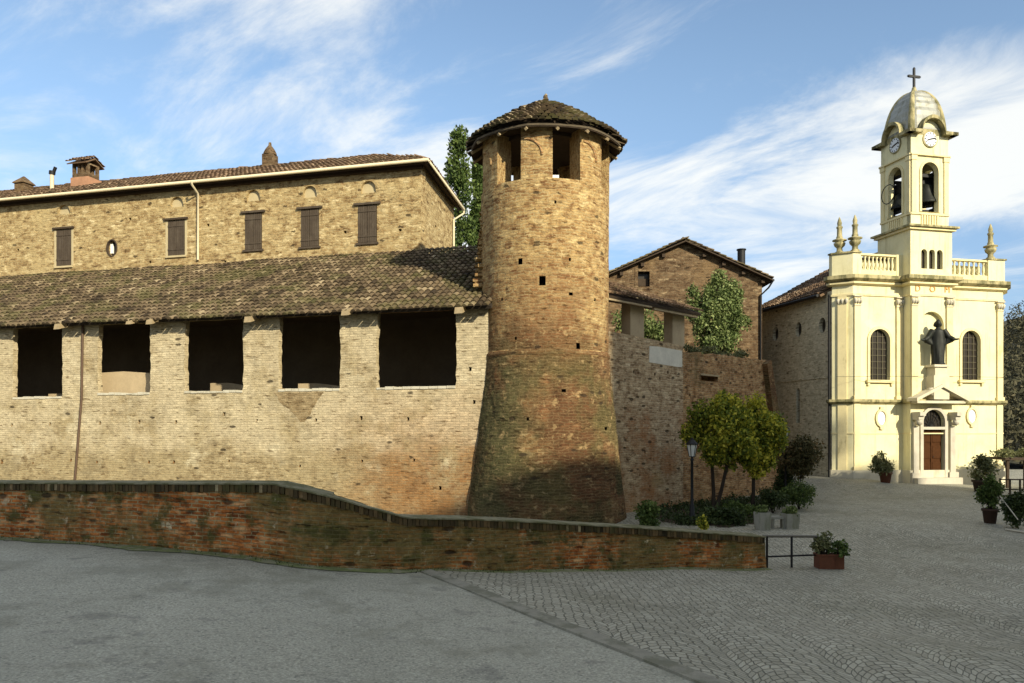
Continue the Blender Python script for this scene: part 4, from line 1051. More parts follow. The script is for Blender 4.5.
for px, py in ((881, 418), (971.5, 416)):
    x, z = cx_(px), cz_(py, px)
    mb = MB(CM); mb.plate(ellipse(x, z, .36, .48, 24), [ellipse(x, z, .25, .36, 24)], -.09, .02); 
    mb.box(x - .1, x + .1, -.10, 0, z - .6, z - .46); mb.box(x - .1, x + .1, -.10, 0, z + .46, z + .58)
    fr = mb.build('plaque', 'yellow_trim', root)
    mb = MB(CM); mb.plate(ellipse(x, z, .26, .37, 24), [], -.03, .01); mb.build('plaque_face', 'white', fr)
# inscription on the frieze
for ch_, px in (('D', 917.6), ('O', 932.3), ('M', 947)):
    x, z = cx_(px, BP), cz_(292, 932, BP)
    cu = bpy.data.curves.new('letter', 'FONT'); cu.body = ch_; cu.size = .46; cu.extrude = .01; cu.align_x = 'CENTER'
    tmp = bpy.data.objects.new('letter', cu); C.objects.link(tmp)
    dg = bpy.context.evaluated_depsgraph_get(); me = bpy.data.meshes.new_from_object(tmp.evaluated_get(dg))
    bpy.data.objects.remove(tmp); me.name = 'letter'; me.materials.clear(); me.materials.append(M['ochre'])
    lo = bpy.data.objects.new('letter', me); C.objects.link(lo); lo.parent = root
    mw = CM @ Matrix.Translation((x, BP - .02, z)) @ Matrix.Rotation(R(90), 4, 'X')
    lo.matrix_basis = Matrix.Translation(-root.location) @ mw
# balustrade
def baluster_run(x0, x1, y, n):
    mb = MB(CM); mb.box(x0, x1, y, y + .28, ZB1 - .10, ZB1); mb.box(x0, x1, y, y + .28, ZCT, ZB0 + .12)
    br_ = mb.build('balustrade', 'yellow_trim', root)
    for i in range(n):
        x = x0 + (x1 - x0) * (i + .5) / n; h = ZB1 - .10 - ZB0 - .12; r = .075
        mb = MB(CM); mb.lathe([(r, 0), (r, .05), (r * .55, .1), (r, h * .35), (r * .9, h * .5), (r * .5, h * .8), (r, h - .05), (r, h)], 8, (x, y + .14, ZB0 + .12))
        mb.build('baluster', 'yellow', br_)
    mb = MB(CM); mb.box(x0, x1, y + .5, y + .55, ZCT, ZB1 - .25); mb.build('backing', 'yellow', br_)
bx = cx_(861); baluster_run(bx, cx_(900), .02, 10); baluster_run(BX1 + .05, cx_(988), .02, 9)
mb = MB(CM)
mb.box(cx_(988), CW + .1, -.02, .34, ZCT, ZB1 + .02); mb.build('parapet', 'yellow', root)
mb = MB(CM); mb.box(BX0 - .35, BX0 - .002, .0, .3, ZCT, ZB1 + .02); mb.build('parapet', 'yellow', root)
mb = MB(CM)
mb.add([(-q, q, ZCT), (.0, 0, ZCT), (bx, 0, ZCT), (bx, .35, ZCT), (.2, .35, ZCT), (-q + .35, q + .1, ZCT), (-q + .35, q + .25, ZCT), (-q, q + .25, ZCT)] + [(-q, q, ZB1), (.0, 0, ZB1), (bx, 0, ZB1), (bx, .35, ZB1), (.2, .35, ZB1), (-q + .35, q + .1, ZB1), (-q + .35, q + .25, ZB1), (-q, q + .25, ZB1)],
       [(i, (i + 1) % 8, (i + 1) % 8 + 8, i + 8) for i in range(8)] + [tuple(range(8, 16))])
pd = mb.build('parapet', 'yellow', root)
mb = MB(CM); 
mb.add([(p[0], p[1], z) for z in (ZB1, ZB1 + .08) for p in ((-q - .08, q + .25), (-q - .08, q - .03), (-.03, -.08), (bx, -.08), (bx, .4), (.2, .4), (-q + .42, q + .2), (-q + .42, q + .25))],
       [(i, (i + 1) % 8, (i + 1) % 8 + 8, i + 8) for i in range(8)] + [tuple(range(8, 16)), tuple(range(7, -1, -1))])
mb.box(cx_(988) - .05, CW + .18, -.08, .4, ZB1 + .02, ZB1 + .10); mb.build('parapet_coping', 'mossy_trim', pd)
fin_prof = [(.22, 0), (.22, .10), (.15, .14), (.14, .3), (.26, .42), (.30, .56), (.18, .62), (.36, .68), (.36, .73), (.15, .80), (.17, .86), (.13, .95), (.125, 1.3), (.16, 1.36), (.16, 1.42), (.10, 1.46), (.12, 1.62), (.08, 1.76), (.03, 1.9), (0, 1.95)]
for px, n, py in ((839.5, q + .08, 0), (855, .2, 0), (990.5, .16, 0)):
    x = onplane(px, CM, n)[0]; mb = MB(CM); mb.lathe(fin_prof, 12, (x, n, ZB1 + .08)); mb.build('finial', 'mossy_trim', root)
# bell tower
TWD = BX1 - BX0; TB0, TB1 = BP, BP + TWD
ZL = cz_(228, 930, BP); 
tx = [cx_(v, BP) for v in (924.2, 932, 939.8)]
tri = [arch(x, cz_(269, 932, BP), cz_(249.5, 932, BP), .36, 8) for x in tx]
mb = MB(CM); mb.plate(rect(BX0, BX1, ZCT, ZL), tri, BP, BP + .3)
mb.box(BX0, BX0 + .3, BP + .301, TB1, ZCT, ZL); mb.box(BX1 - .3, BX1, BP + .301, TB1, ZCT, ZL); mb.box(BX0 + .301, BX1 - .301, TB1 - .3, TB1, ZCT, ZL); mb.box(BX0 + .1, BX1 - .1, BP + .7, BP + .75, ZCT, ZL)
ts = mb.build('tower_base', 'yellow', root)
for x in tx:
    mb = MB(CM); mb.plate(arch(x, cz_(269, 932, BP) - .03, cz_(249.5, 932, BP) + .03, .4, 8), [], BP + .2, BP + .24); mb.build('lancet', 'glass', ts)
def ring_box(z0, z1, out, name, mat, par, inset=0.0):
    mb = MB(CM); mb.box(BX0 - out, BX1 + out, TB0 - out, TB1 + out, z0, z1); return mb.build(name, mat, par)
ring_box(ZL, ZL + .10, .26, 'tower_ledge', 'mossy_trim', root)
ring_box(ZL - .12, ZL - .002, .14, 'ledge_moulding', 'yellow_trim', root)
ZO0, ZO1 = cz_(211.5, 930, BP), cz_(161.5, 930, BP); ZEN = cz_(155.5, 930, BP); ZTC = cz_(134.5, 930, BP); ow = (939.3 - 920) / F * 42
IN = .12         # the belfry is a little narrower than its base
B0, B1, S0, S1 = BX0 + IN, BX1 - IN, TB0 + IN, TB1 - IN
AZ = cz_(119, 930, BP)     # top of the curved gables over the clocks
def face_mats():
    """four faces of the belfry; local x along the face, y inwards"""
    out = []
    for (ax, ay, dx, dy) in ((B0, S0, 1, 0), (B1, S0, 0, 1), (B1, S1, -1, 0), (B0, S1, 0, -1)):
        m = Matrix(((dx, -dy, 0, ax), (dy, dx, 0, ay), (0, 0, 1, 0), (0, 0, 0, 1)))
        out.append(CM @ m)
    return out
FWD = B1 - B0; fc = FWD / 2
belf = None
clock_z = cz_(138.5, 930, BP)
for k, fm in enumerate(face_mats()):
    mb = MB(fm)
    top = [(FWD, ZTC)] + [(fc + .62 * math.cos(math.pi * i / 14), ZTC + (AZ - ZTC) * math.sin(math.pi * i / 14)) for i in range(15)] + [(0, ZTC)]
    e = .003 * (k % 2)
    mb.plate([(e, ZL + .101), (FWD - e, ZL + .101)] + top, [arch(fc, ZO0, ZO1, ow, 14)], 0, .28)
    bf = mb.build('belfry_wall', 'yellow', root)
    mb = MB(fm)
    for x in (.16, FWD - .16): mb.box(x - .13, x + .13, -.06, .02, ZO0 - .05, ZEN - .02); mb.box(x - .17, x + .17, -.09, .02, ZEN - .25, ZEN - .02)
    mb.plate(arch(fc, ZO0, ZO1 + .12, ow + .24, 14), [arch(fc, ZO0 + .0005, ZO1, ow, 14)], -.05, .02)
    mb.box(-.05, FWD + .05, -.12, .02, ZEN, ZEN + .08); mb.box(-.02, FWD + .02, -.06, .02, ZO0 - .16, ZO0 - .06)
    mb.build('belfry_trim', 'yellow_trim', bf)
    mb = MB(fm)
    for i in range(7): mb.box(fc - .55 + i * 1.1 / 7 + .02, fc - .55 + (i + 1) * 1.1 / 7 - .04, -.05, .02, ZL + .16, ZO0 - .18)
    mb.build('balustrade_panel', 'yellow_trim', bf)
    # upper cornice: level at the corners, swept over the clock
    mb = MB(fm); pts = [(-.42, ZTC)] + [(fc - .80, ZTC)]
    arc_ = [(fc - .70 * math.cos(math.pi * i / 14), ZTC + .0 + (AZ + .0 - ZTC) * math.sin(math.pi * i / 14)) for i in range(15)]
    lowl = [(-.34, ZTC)] + arc_ + [(FWD + .34, ZTC)]
    upl = [(p[0] * (1.0), p[1] + .17) for p in lowl]
    mb.plate(lowl + upl[::-1], [], -.34, .02)
    mb.build('curved_cornice', 'mossy_trim', bf)
    if k in (0, 3):
        mb = MB(fm); mb.plate(ellipse(fc, clock_z, .44, .44, 28), [], -.05, .01); ck = mb.build('clock', 'mossy_trim', root)
        mb = MB(fm); mb.plate(ellipse(fc, clock_z, .37, .37, 28), [], -.065, 0); mb.build('clock_face', 'clock', ck)
        mb = MB(fm)
        for i in range(12):
            a = i * math.pi / 6; mb.tube([(fc + .28 * math.sin(a), -.07, clock_z + .28 * math.cos(a)), (fc + .34 * math.sin(a), -.07, clock_z + .34 * math.cos(a))], .026, 4)
        mb.build('hour_marks', 'iron', ck)
        for ln, a in ((.2, R(250)), (.31, R(78))):
            mb = MB(fm); mb.tube([(fc, -.085, clock_z), (fc + ln * math.sin(a), -.085, clock_z + ln * math.cos(a))], .032, 5); mb.build('clock_hand', 'iron', ck)
mb = MB(CM); mb.box(B0 + .28, B1 - .28, S0 + .28, S1 - .28, ZTC - .1, ZTC + .02); mb.box(B0 + .28, B1 - .28, S0 + .28, S1 - .28, ZL + .1, ZL + .2); mb.build('belfry_floor', 'wood', root)
# dome: cloister vault of four lead-covered sides with stone ribs
dcx_, dcy = (B0 + B1) / 2, (S0 + S1) / 2
ZD0 = ZTC + .10; ZD1 = CH + 18.05
n = 32; vs = []; prof = []
for j in range(17):
    t = j / 16 * math.pi / 2; prof.append((math.cos(t) ** .82, math.sin(t)))
def sqr(a):      # rounded square
    return 1.0 / (abs(math.cos(a)) ** 5 + abs(math.sin(a)) ** 5) ** (1 / 5)
HWD = FWD / 2 - .02
for j, (r, h) in enumerate(prof):
    for k in range(n):
        a = 2 * math.pi * k / n; rr_ = max(.02, r) * HWD * sqr(a)
        lip = .05 if j % 2 else 0
        vs.append((dcx_ + (rr_ + lip) * math.cos(a), dcy + (rr_ + lip) * math.sin(a), ZD0 + (ZD1 - ZD0) * h))
mb = MB(CM); mb.add(vs, [(j * n + k, j * n + (k + 1) % n, (j + 1) * n + (k + 1) % n, (j + 1) * n + k) for j in range(16) for k in range(n)])
dm = mb.build('dome', 'lead_roof', root)
mb = MB(CM)      # ribs, and a drum that closes the space behind the gables
for k in range(4):
    a = math.pi / 4 + k * math.pi / 2
    pts = [(dcx_ + max(.02, r) * HWD * sqr(a) * math.cos(a), dcy + max(.02, r) * HWD * sqr(a) * math.sin(a), ZD0 + (ZD1 - ZD0) * h) for r, h in prof]
    mb.tube(pts, [.17 - .006 * i for i in range(17)], 8)
mb.lathe([(.3, ZD1 - .12), (.26, ZD1), (.14, ZD1 + .08), (.10, ZD1 + .25), (0.05, ZD1 + .3)], 12, (dcx_, dcy, 0))
mb.box(B0 - .02, B1 + .02, S0 - .02, S1 + .02, ZTC + .02, ZTC + .32)
mb.build('dome_rib', 'mossy_trim', dm)
mb = MB(CM)
for sg in (0, 1):
    for j in range(3, 13, 2): pass
zc0 = ZD1 + .25; zc1 = CH + 19.35
mb.box(dcx_ - .05, dcx_ + .05, dcy - .05, dcy + .05, zc0, zc1); mb.box(dcx_ - .34, dcx_ + .34, dcy - .045, dcy + .045, zc1 - .50, zc1 - .38)
for (xx, zz_) in ((dcx_ - .36, zc1 - .44), (dcx_ + .36, zc1 - .44), (dcx_, zc1)): mb.lathe([(0, -.08), (.07, 0), (0, .08)], 8, (xx, dcy, zz_))
mb.build('cross', 'iron', dm)
mb = MB(CM)
for y_ in (S0 + .5, S1 - .42):
    for x_ in (B0 + .42, B1 - .42): mb.box(x_ - .07, x_ + .07, y_ - .07, y_ + .07, ZL + .2, ZO1 - .1)
    mb.box(B0 + .3, B1 - .3, y_ - .06, y_ + .06, ZO1 - .62, ZO1 - .45); mb.box(B0 + .3, B1 - .3, y_ - .06, y_ + .06, ZO0 + .12, ZO0 + .26)
for x_ in (B0 + .42, B1 - .42): mb.box(x_ - .06, x_ + .06, S0 + .3, S1 - .3, ZO1 - .44, ZO1 - .3); mb.box(x_ - .06, x_ + .06, S0 + .3, S1 - .3, ZO0 + .27, ZO0 + .4)
mb.build('bell_frame', 'iron', root)
# bells hang inside the belfry: things of their own
bprof = [(.0, .78), (.16, .76), (.26, .68), (.30, .5), (.36, .28), (.47, .08), (.50, 0), (.46, .0), (.34, .26), (.25, .6), (0, .66)]
for lab, x, y, z, s_ in (('large dark bronze bell in the front arch of the church belfry', dcx_ + .42, S0 + .80, ZO0 + .62, 1.42), ('smaller dark bronze bell in the left side arch of the church belfry', B0 + .62, dcy + .40, ZO0 + .5, 1.1)):
    pt = CM @ Vector((x, y, z)); bl = thing('bell', lab, 'bell', pt, 'bells of the church belfry')
    mb = MB(Matrix.Translation(pt) @ CM.to_3x3().to_4x4()); mb.lathe([(r * s_, zz_ * s_) for r, zz_ in bprof], 20); mb.build('bell_body', 'bronze', bl)
    mb = MB(Matrix.Translation(pt) @ CM.to_3x3().to_4x4())
    if s_ > 1.2: mb.box(-.8, .8, -.14, .14, 1.06, 1.32); mb.box(-.4, .4, -.15, .15, 1.32, 1.62)
    else: mb.box(-.12, .12, -.9, .6, .82, 1.05); mb.box(-.13, .13, -.3, .3, 1.05, 1.4)
    mb.build('headstock', 'iron', bl)
    mb = MB(Matrix.Translation(pt) @ CM.to_3x3().to_4x4()); mb.tube([(0, 0, .5), (.03, 0, -.06)], [.025, .06], 8); mb.build('clapper', 'iron', bl)
    mb = MB(Matrix.Translation(pt) @ CM.to_3x3().to_4x4()); c0 = []
    for i in range(25):
        a = 2 * math.pi * i / 24
        c0.append((.52, .5 * math.cos(a) , .85 + .5 * math.sin(a)) if s_ > 1.2 else (-.85 + .0, -.1 + .5 * math.cos(a), .75 + .5 * math.sin(a)))
    mb.tube(c0, .025, 5); mb.build('wheel', 'iron', bl)
# portal
mb = MB(CM); ww = dx1 - dx0
mb.plate(arch(dcx, dz0 - .2, dzt + .16, ww + .36, 14), [arch(dcx, dz0 - .1, dzt, ww, 14)], BP - .12, BP + .1)
mb.box(dcx - ww / 2 - .62, dcx - ww / 2 - .30, BP - .16, BP, dz0 + .1, dzs + .1); mb.box(dcx + ww / 2 + .30, dcx + ww / 2 + .62, BP - .16, BP, dz0 + .1, dzs + .1)
po = mb.build('portal', 'marble', root)
mb = MB(CM); mb.box(dcx - ww / 2 - .75, dcx - ww / 2 - .2, BP - .22, BP - .002, G0, dz0 + .25); mb.build('portal_base', 'marble', po); mb = MB(CM); mb.box(dcx + ww / 2 + .2, dcx + ww / 2 + .75, BP - .22, BP - .002, G0, dz0 + .25); mb.build('portal_base', 'marble', po)
mb = MB(CM); mb.box(dcx - ww / 2 - .1, dcx + ww / 2 + .1, BP - .13, BP + .1, dzs - .08, dzs + .06); mb.build('transom', 'marble', po)
for s_ in (-1, 1):
    mb = MB(CM); x = dcx + s_ * (ww / 2 + .46)
    mb.box(x - .17, x + .17, BP - .62, BP - .002, dzs + .62, dzs + .82); mb.box(x - .15, x + .15, BP - .5, BP - .002, dzs + .42, dzs + .618)
    mb.lathe([(0, -.15), (.16, -.15), (.16, .15), (0, .15)], 12, (x, BP - .33, dzs + .32)); mb.box(x - .12, x + .12, BP - .3, BP - .002, dzs + .12, dzs + .3)
    mb.build('bracket', 'marble', po)
zp = cz_(404, 932, BP) + .02; hw = 1.45; ph = .82
mb = MB(CM)
mb.box(dcx - hw, dcx + hw, BP - .62, BP - .002, zp, zp + .13)
for s_ in (-1, 1):
    th = .16
    a = (dcx + s_ * (hw + .12), zp + .10); b = (dcx, zp + ph)
    pts = [a, (b[0], b[1]), (b[0], b[1] + th), (a[0], a[1] + th)]
    mb.plate(pts if s_ < 0 else pts[::-1], [], BP - .75, BP - .002)
pe = mb.build('pediment', 'plinth', root)
mb = MB(CM); mb.plate([(dcx - hw + .1, zp + .13), (dcx + hw - .1, zp + .13), (dcx, zp + ph)], [], BP - .12, BP - .003); mb.build('tympanum', 'yellow', pe)
mb = MB(CM); mb.plate(rect(dx0 - .02, dx1 + .02, dz0 - .05, dzs), [], BP + .14, BP + .2)
nd_ = 0
for i in range(2):
    for j in range(3):
        xa = dx0 + .06 + i * (ww / 2); mb.box(xa, xa + ww / 2 - .12, BP + .10, BP + .15, dz0 + .12 + j * (dzs - dz0) / 3, dz0 + (j + 1) * (dzs - dz0) / 3 - .08)
mb.box(dcx - .03, dcx + .03, BP + .09, BP + .15, dz0, dzs)
dr = mb.build('door', 'door', root)
mb = MB(CM); mb.lathe([(0, -.03), (.04, 0), (0, .03)], 8, (dcx + .1, BP + .07, dz0 + 1.05)); mb.build('handle', 'iron', dr)
mb = MB(CM); mb.plate(arch(dcx, dzs + .06, dzt + .03, ww + .04, 14), [], BP + .16, BP + .2); lu = mb.build('lunette', 'glass', root)
mb = MB(CM)
for i in range(1, 8):
    a = math.pi * i / 8; mb.tube([(dcx, BP + .12, dzs + .06), (dcx + ww / 2 * math.cos(a), BP + .12, dzs + .06 + (dzt - dzs - .06) * math.sin(a))], .018, 5)
for r in (.35, .7):
    mb.tube([(dcx + ww / 2 * r * math.cos(math.pi * i / 12), BP + .12, dzs + .06 + (dzt - dzs - .06) * r * math.sin(math.pi * i / 12)) for i in range(13)], .018, 5)
mb.build('grille', 'iron', lu)
mb = MB(CM); mb.box(dcx - 1.35, dcx + 1.35, BP - .55, BP - .1, G0, dz0 - .02); mb.build('doorstep', 'marble', po)
# pedestal for the statue
pz0 = zp + ph - .12; pz1 = cz_(365.5, 932, BP)
mb = MB(CM)
mb.box(dcx - .46, dcx + .46, BP - .62, BP - .002, pz0 - .5, pz1 - .55); mb.box(dcx - .36, dcx + .36, BP - .58, BP - .002, pz1 - .549, pz1 - .12); mb.box(dcx - .48, dcx + .48, BP - .68, BP - .002, pz1 - .119, pz1)
for s_ in (-1, 1): mb.lathe([(.0, -.2), (.2, -.2), (.2, .2), (0, .2)], 10, (dcx + s_ * .42, BP - .4, pz0 - .1))
mb.build('pedestal', 'plinth', po)
mb = MB(CM)
mb.tube([(cx_(833), -.25, cz_(377, 833)), (BX0, BP - .12, cz_(377.3, 911)), (BX1, BP - .12, cz_(377.5, 952)), (cx_(1002), -.12, cz_(377.5, 1002))], .009, 5); mb.build('cable', 'iron', root)

# statue: robed bronze figure, arms held out low
def statue():
    base = CM @ Vector((dcx, BP - .36, pz1)); H = (365 - 320) / F * 41.5
    mb = MB(); n = 40; rows = []
    prof = [(0, .26, .2), (.06, .27, .22), (.18, .27, .21), (.34, .295, .2), (.48, .31, .19), (.58, .295, .18), (.66, .275, .175), (.72, .26, .165), (.765, .21, .14), (.795, .12, .1), (.815, .075, .075), (.84, .09, .095), (.88, .115, .125), (.925, .12, .13), (.965, .10, .11), (.99, .05, .06), (1.0, .0, .0)]
    vs = []
    for h, rx, ry in prof:
        for k in range(n):
            a = 2 * math.pi * k / n
            fold = 1 + (.075 * math.sin(a * 7 + h * 5) + .04 * math.sin(a * 12 + 1.2 - h * 3)) * max(0, 1 - h / .72)
            vs.append((rx * H * .5 * 1.55 * fold * math.cos(a) * .62, ry * H * .5 * fold * math.sin(a), h * H))
    mb.add(vs, [(j * n + k, j * n + (k + 1) % n, (j + 1) * n + (k + 1) % n, (j + 1) * n + k) for j in range(len(prof) - 1) for k in range(n)] + [tuple(range(n - 1, -1, -1))], smooth=True)
    # cloak hanging from the arms, sleeves, hands with fingers, nose and hair
    for s_ in (-1, 1):
        sh_ = (s_ * .17 * H * .62, 0, .765 * H); el_ = (s_ * .215 * H, -.02 * H, .60 * H); wr = (s_ * .30 * H, -.08 * H, .545 * H); hd = (s_ * .355 * H, -.12 * H, .545 * H)
        mb.tube([sh_, el_, wr], [.07 * H, .058 * H, .046 * H], 12); mb.tube([wr, hd], [.028 * H, .022 * H], 8)
        for f_ in range(4):
            b = Vector(hd); d = Vector((s_ * .03, -.02, -.006 + .008 * f_)) * H; mb.tube([b + Vector((0, 0, (-.012 + .008 * f_) * H)), b + Vector((0, 0, (-.012 + .008 * f_) * H)) + d], [.008 * H, .005 * H], 6)
        mb.tube([Vector(hd), Vector(hd) + Vector((s_ * .008, -.022, .02)) * H], [.008 * H, .005 * H], 6)
        for i in range(5):
            f_ = i / 4; top_ = Vector(el_).lerp(Vector(wr), f_ * .8); mb.tube([top_, Vector((s_ * (.13 + .13 * f_) * H, -.03 * H, (.44 + .06 * f_) * H))], [.05 * H, .028 * H], 8)
    mb.tube([(0, -.055 * H, .915 * H), (0, -.072 * H, .895 * H)], [.008 * H, .014 * H], 6)
    for s_ in (-1, 1): mb.lathe([(0, -.03 * H), (.045 * H, -.01 * H), (.05 * H, .03 * H), (.03 * H, .08 * H), (0, .1 * H)], 10, (s_ * .04 * H, .02 * H, .86 * H))
    mb.lathe([(.33, 0), (.33, .08), (0, .08)], 16, (0, 0, 0))
    mb.M = Matrix()
    o_ = mb.build('statue', 'bronze')
    md = o_.modifiers.new('remesh', 'REMESH'); md.mode = 'VOXEL'; md.voxel_size = .026; md.use_smooth_shade = True
    dg = bpy.context.evaluated_depsgraph_get(); me = bpy.data.meshes.new_from_object(o_.evaluated_get(dg))
    me.materials.clear(); me.materials.append(M['bronze'])
    o_.modifiers.clear(); o_.data = me
    o_.location = base; o_.rotation_euler = (0, 0, math.atan2(.225, .974) - R(24))
    tag(o_, 'dark bronze robed statue with arms held out on a pedestal above the church door', 'statue')
statue()

# ------------------------------------------------------------------ low parapet wall along the road
LP = [(-150, 530, 480, 17.2), (-60, 534, 481, 16.5), (0, 537, 482, 16), (65, 541, 482.2, 15.5), (130, 545, 482.5, 15), (180, 548, 482.5, 14.6), (232, 551, 482.5, 14.3), (275, 556, 483, 14.1), (303, 561, 489, 14.02), (332, 566, 496, 14), (370, 570, 507, 14.2), (406, 574.5, 516.5, 14.5),
      (430, 575, 517.5, 14.8), (465, 574, 518, 15.2), (500, 573, 519.5, 15.6), (532, 572, 521, 16), (585, 571, 524, 16.7), (640, 570, 527, 17.5), (700, 569.5, 531.5, 18.2), (765, 569, 536, 19)]
root = thing('parapet_wall', 'low mossy red brick parapet wall along the road with bricks on edge as coping', 'wall', P(332, 566, 14))
pts = []
for i in range(len(LP) - 1):
    for k in range(6):
        f_ = k / 6; A, B = LP[i], LP[i + 1]
        pts.append([A[j] + (B[j] - A[j]) * f_ for j in range(4)])
pts.append(list(LP[-1]))
W_ = []; dist = 0.0; last = None
for px, yb, yt, d in pts:
    x = (px - 512) / F * d; zt = CH + (HY - yt) / F * d; zb = g(x, d) - .25
    p = Vector((x, d, 0))
    if last is not None: dist += (p - last).length
    last = p; W_.append((p, zb, zt, dist))
def wnorm(i):
    a = W_[max(0, i - 1)][0]; b = W_[min(len(W_) - 1, i + 1)][0]; t = (b - a).normalized(); return Vector((-t.y, t.x, 0)), t
mb = MB(); NV = 12; vs = []; uv = []; TH = .42
for i, (p, zb, zt, s_) in enumerate(W_):
    nrm, t = wnorm(i); zt_ = zt - .15
    for j in range(NV + 1):
        z = zb + (zt_ - zb) * j / NV
        dd = .035 * mnoise.noise(Vector((s_ * 1.3, z * 2.0, 1))) + .02 * mnoise.noise(Vector((s_ * 6, z * 9, 5))) - .05 * (1 - j / NV)
        q3 = p + nrm * dd; vs.append((q3.x, q3.y, z)); uv.append((s_, z - zb * .6))
    q3 = p + nrm * TH; vs.append((q3.x, q3.y, zt_)); uv.append((s_, zt_ + TH)); vs.append((q3.x, q3.y, zb)); uv.append((s_, zt_ + 1.5))
n = NV + 3
fs = [(i * n + j, (i + 1) * n + j, (i + 1) * n + j + 1, i * n + j + 1) for i in range(len(W_) - 1) for j in range(n - 1)]
mb.add(vs, fs, uv=uv); mb.add(vs[-n:], [tuple(range(n))]); mb.add(vs[:n], [tuple(range(n - 1, -1, -1))])
mb.build('masonry', 'low_wall', root)
mb = MB(); rc = random.Random(17); s_ = 0.0; total = W_[-1][3]; i = 0
while s_ < total - .05:
    while i < len(W_) - 2 and W_[i + 1][3] < s_: i += 1
    f_ = (s_ - W_[i][3]) / max(1e-6, W_[i + 1][3] - W_[i][3]); p = W_[i][0].lerp(W_[i + 1][0], f_); zt = W_[i][2] + (W_[i + 1][2] - W_[i][2]) * f_
    nrm, t = wnorm(i); bwd = rc.uniform(.062, .078); slope = (W_[i + 1][2] - W_[i][2]) / max(1e-6, W_[i + 1][3] - W_[i][3])
    fo = -.035 + rc.uniform(-.018, .015); up_ = rc.uniform(-.015, .012)
    q_ = [p + nrm * fo, p + t * bwd + nrm * fo, p + t * bwd + nrm * (TH + .03), p + nrm * (TH + .03)]
    zz = [0, slope * bwd, slope * bwd, 0]
    vs = [(a.x, a.y, zt - .165 + up_ + zz[k]) for k, a in enumerate(q_)] + [(a.x, a.y, zt - .034 + zz[k]) for k, a in enumerate(q_)]
    mb.add(vs, [(0, 3, 2, 1), (4, 5, 6, 7), (0, 1, 5, 4), (1, 2, 6, 5), (2, 3, 7, 6), (3, 0, 4, 7)], min(1, max(0, rc.gauss(.45, .22))))
    s_ += bwd + rc.uniform(.008, .014)
mb.build('coping', 'coping', root)
mb = MB()     # mortar cap between the coping bricks
vs = []
for i, (p, zb, zt, s_) in enumerate(W_):
    nrm, t = wnorm(i)
    for o_, z in ((-.055 + .02 * mnoise.noise(Vector((s_ * 3, 0, 0))), zt - .032), (-.05 + .02 * mnoise.noise(Vector((s_ * 3, 0, 0))), zt - .008 + .008 * mnoise.noise(Vector((s_ * 5, 1, 0)))), (TH + .05, zt + .012), (TH + .05, zt - .16)): q3 = p + nrm * o_; vs.append((q3.x, q3.y, z))
mb.add(vs, [(i * 4 + j, (i + 1) * 4 + j, (i + 1) * 4 + (j + 1) % 4, i * 4 + (j + 1) % 4) for i in range(len(W_) - 1) for j in range(4)])
mb.build('mortar_cap', plain('mossy_mortar', (0.20, 0.185, 0.115), 1, .4, 6, stains=(2.5, .42, .58, (0.085, 0.085, 0.032), .8)), root)
mb = MB(); mb.add([Vector((p.x, p.y, z)) + wnorm(i)[0] * .005 for i, (p, zb, zt, s_) in enumerate(W_) for z in (zt - .17, zt - .03)], [(i * 2, i * 2 + 2, i * 2 + 3, i * 2 + 1) for i in range(len(W_) - 1)]); mb.build('joint_mortar', plain('dark_joint', (.09, .07, .04), 1, .4, 6), root)
# moss and grit gathered in the gutter at the foot of the wall
mb = MB(); vs = []
for i, (p, zb, zt, s_) in enumerate(W_):
    nrm, t = wnorm(i); wd_ = .28 + .22 * mnoise.noise(Vector((s_ * .7, 4, 0))) + .08 * mnoise.noise(Vector((s_ * 3.1, 7, 0)))
    for k in range(4):
        q3 = p + nrm * (.03 - (wd_ + .05) * k / 3); vs.append((q3.x, q3.y, g(q3.x, q3.y) + (.034, .026, .021, .012)[k]))
mb.add(vs, [(i * 4 + k, i * 4 + k + 1, i * 4 + k + 5, i * 4 + k + 4) for i in range(len(W_) - 1) for k in range(3)], smooth=True)
tag(mb.build('moss', plain('gutter_moss', (.13, .15, .055), 1, .45, 3, stains=(5, .46, .6, (.24, .225, .15), .8))), 'mossy grit gathered on the road along the foot of the parapet', 'moss', kind='stuff')
# weeds along the foot of the wall
mb = MB(); rw = random.Random(13)
for i in range(0, len(W_) - 1):
    p, zb, zt, s_ = W_[i]; nrm, t = wnorm(i)
    for k in range(26):
        if mnoise.noise(Vector((s_ * .8, 0, 2))) + rw.uniform(-.4, .4) < -.05: continue
        q3 = p + t * rw.uniform(0, .25) - nrm * abs(rw.gauss(.06, .09)); z = g(q3.x, q3.y) + .0
        h = rw.uniform(.02, .08); d = Vector((rw.gauss(0, .5), rw.gauss(0, .5), 1)).normalized() * h; sd_ = Vector((rw.gauss(0, 1), rw.gauss(0, 1), 0)).normalized() * .012
        b = Vector((q3.x, q3.y, z)); mb.add([b - sd_, b + sd_, b + d], [(0, 1, 2)], rw.random())
tag(mb.build('weeds', 'leaf_dark'), 'short weeds growing along the foot of the parapet wall', 'weeds', kind='stuff')

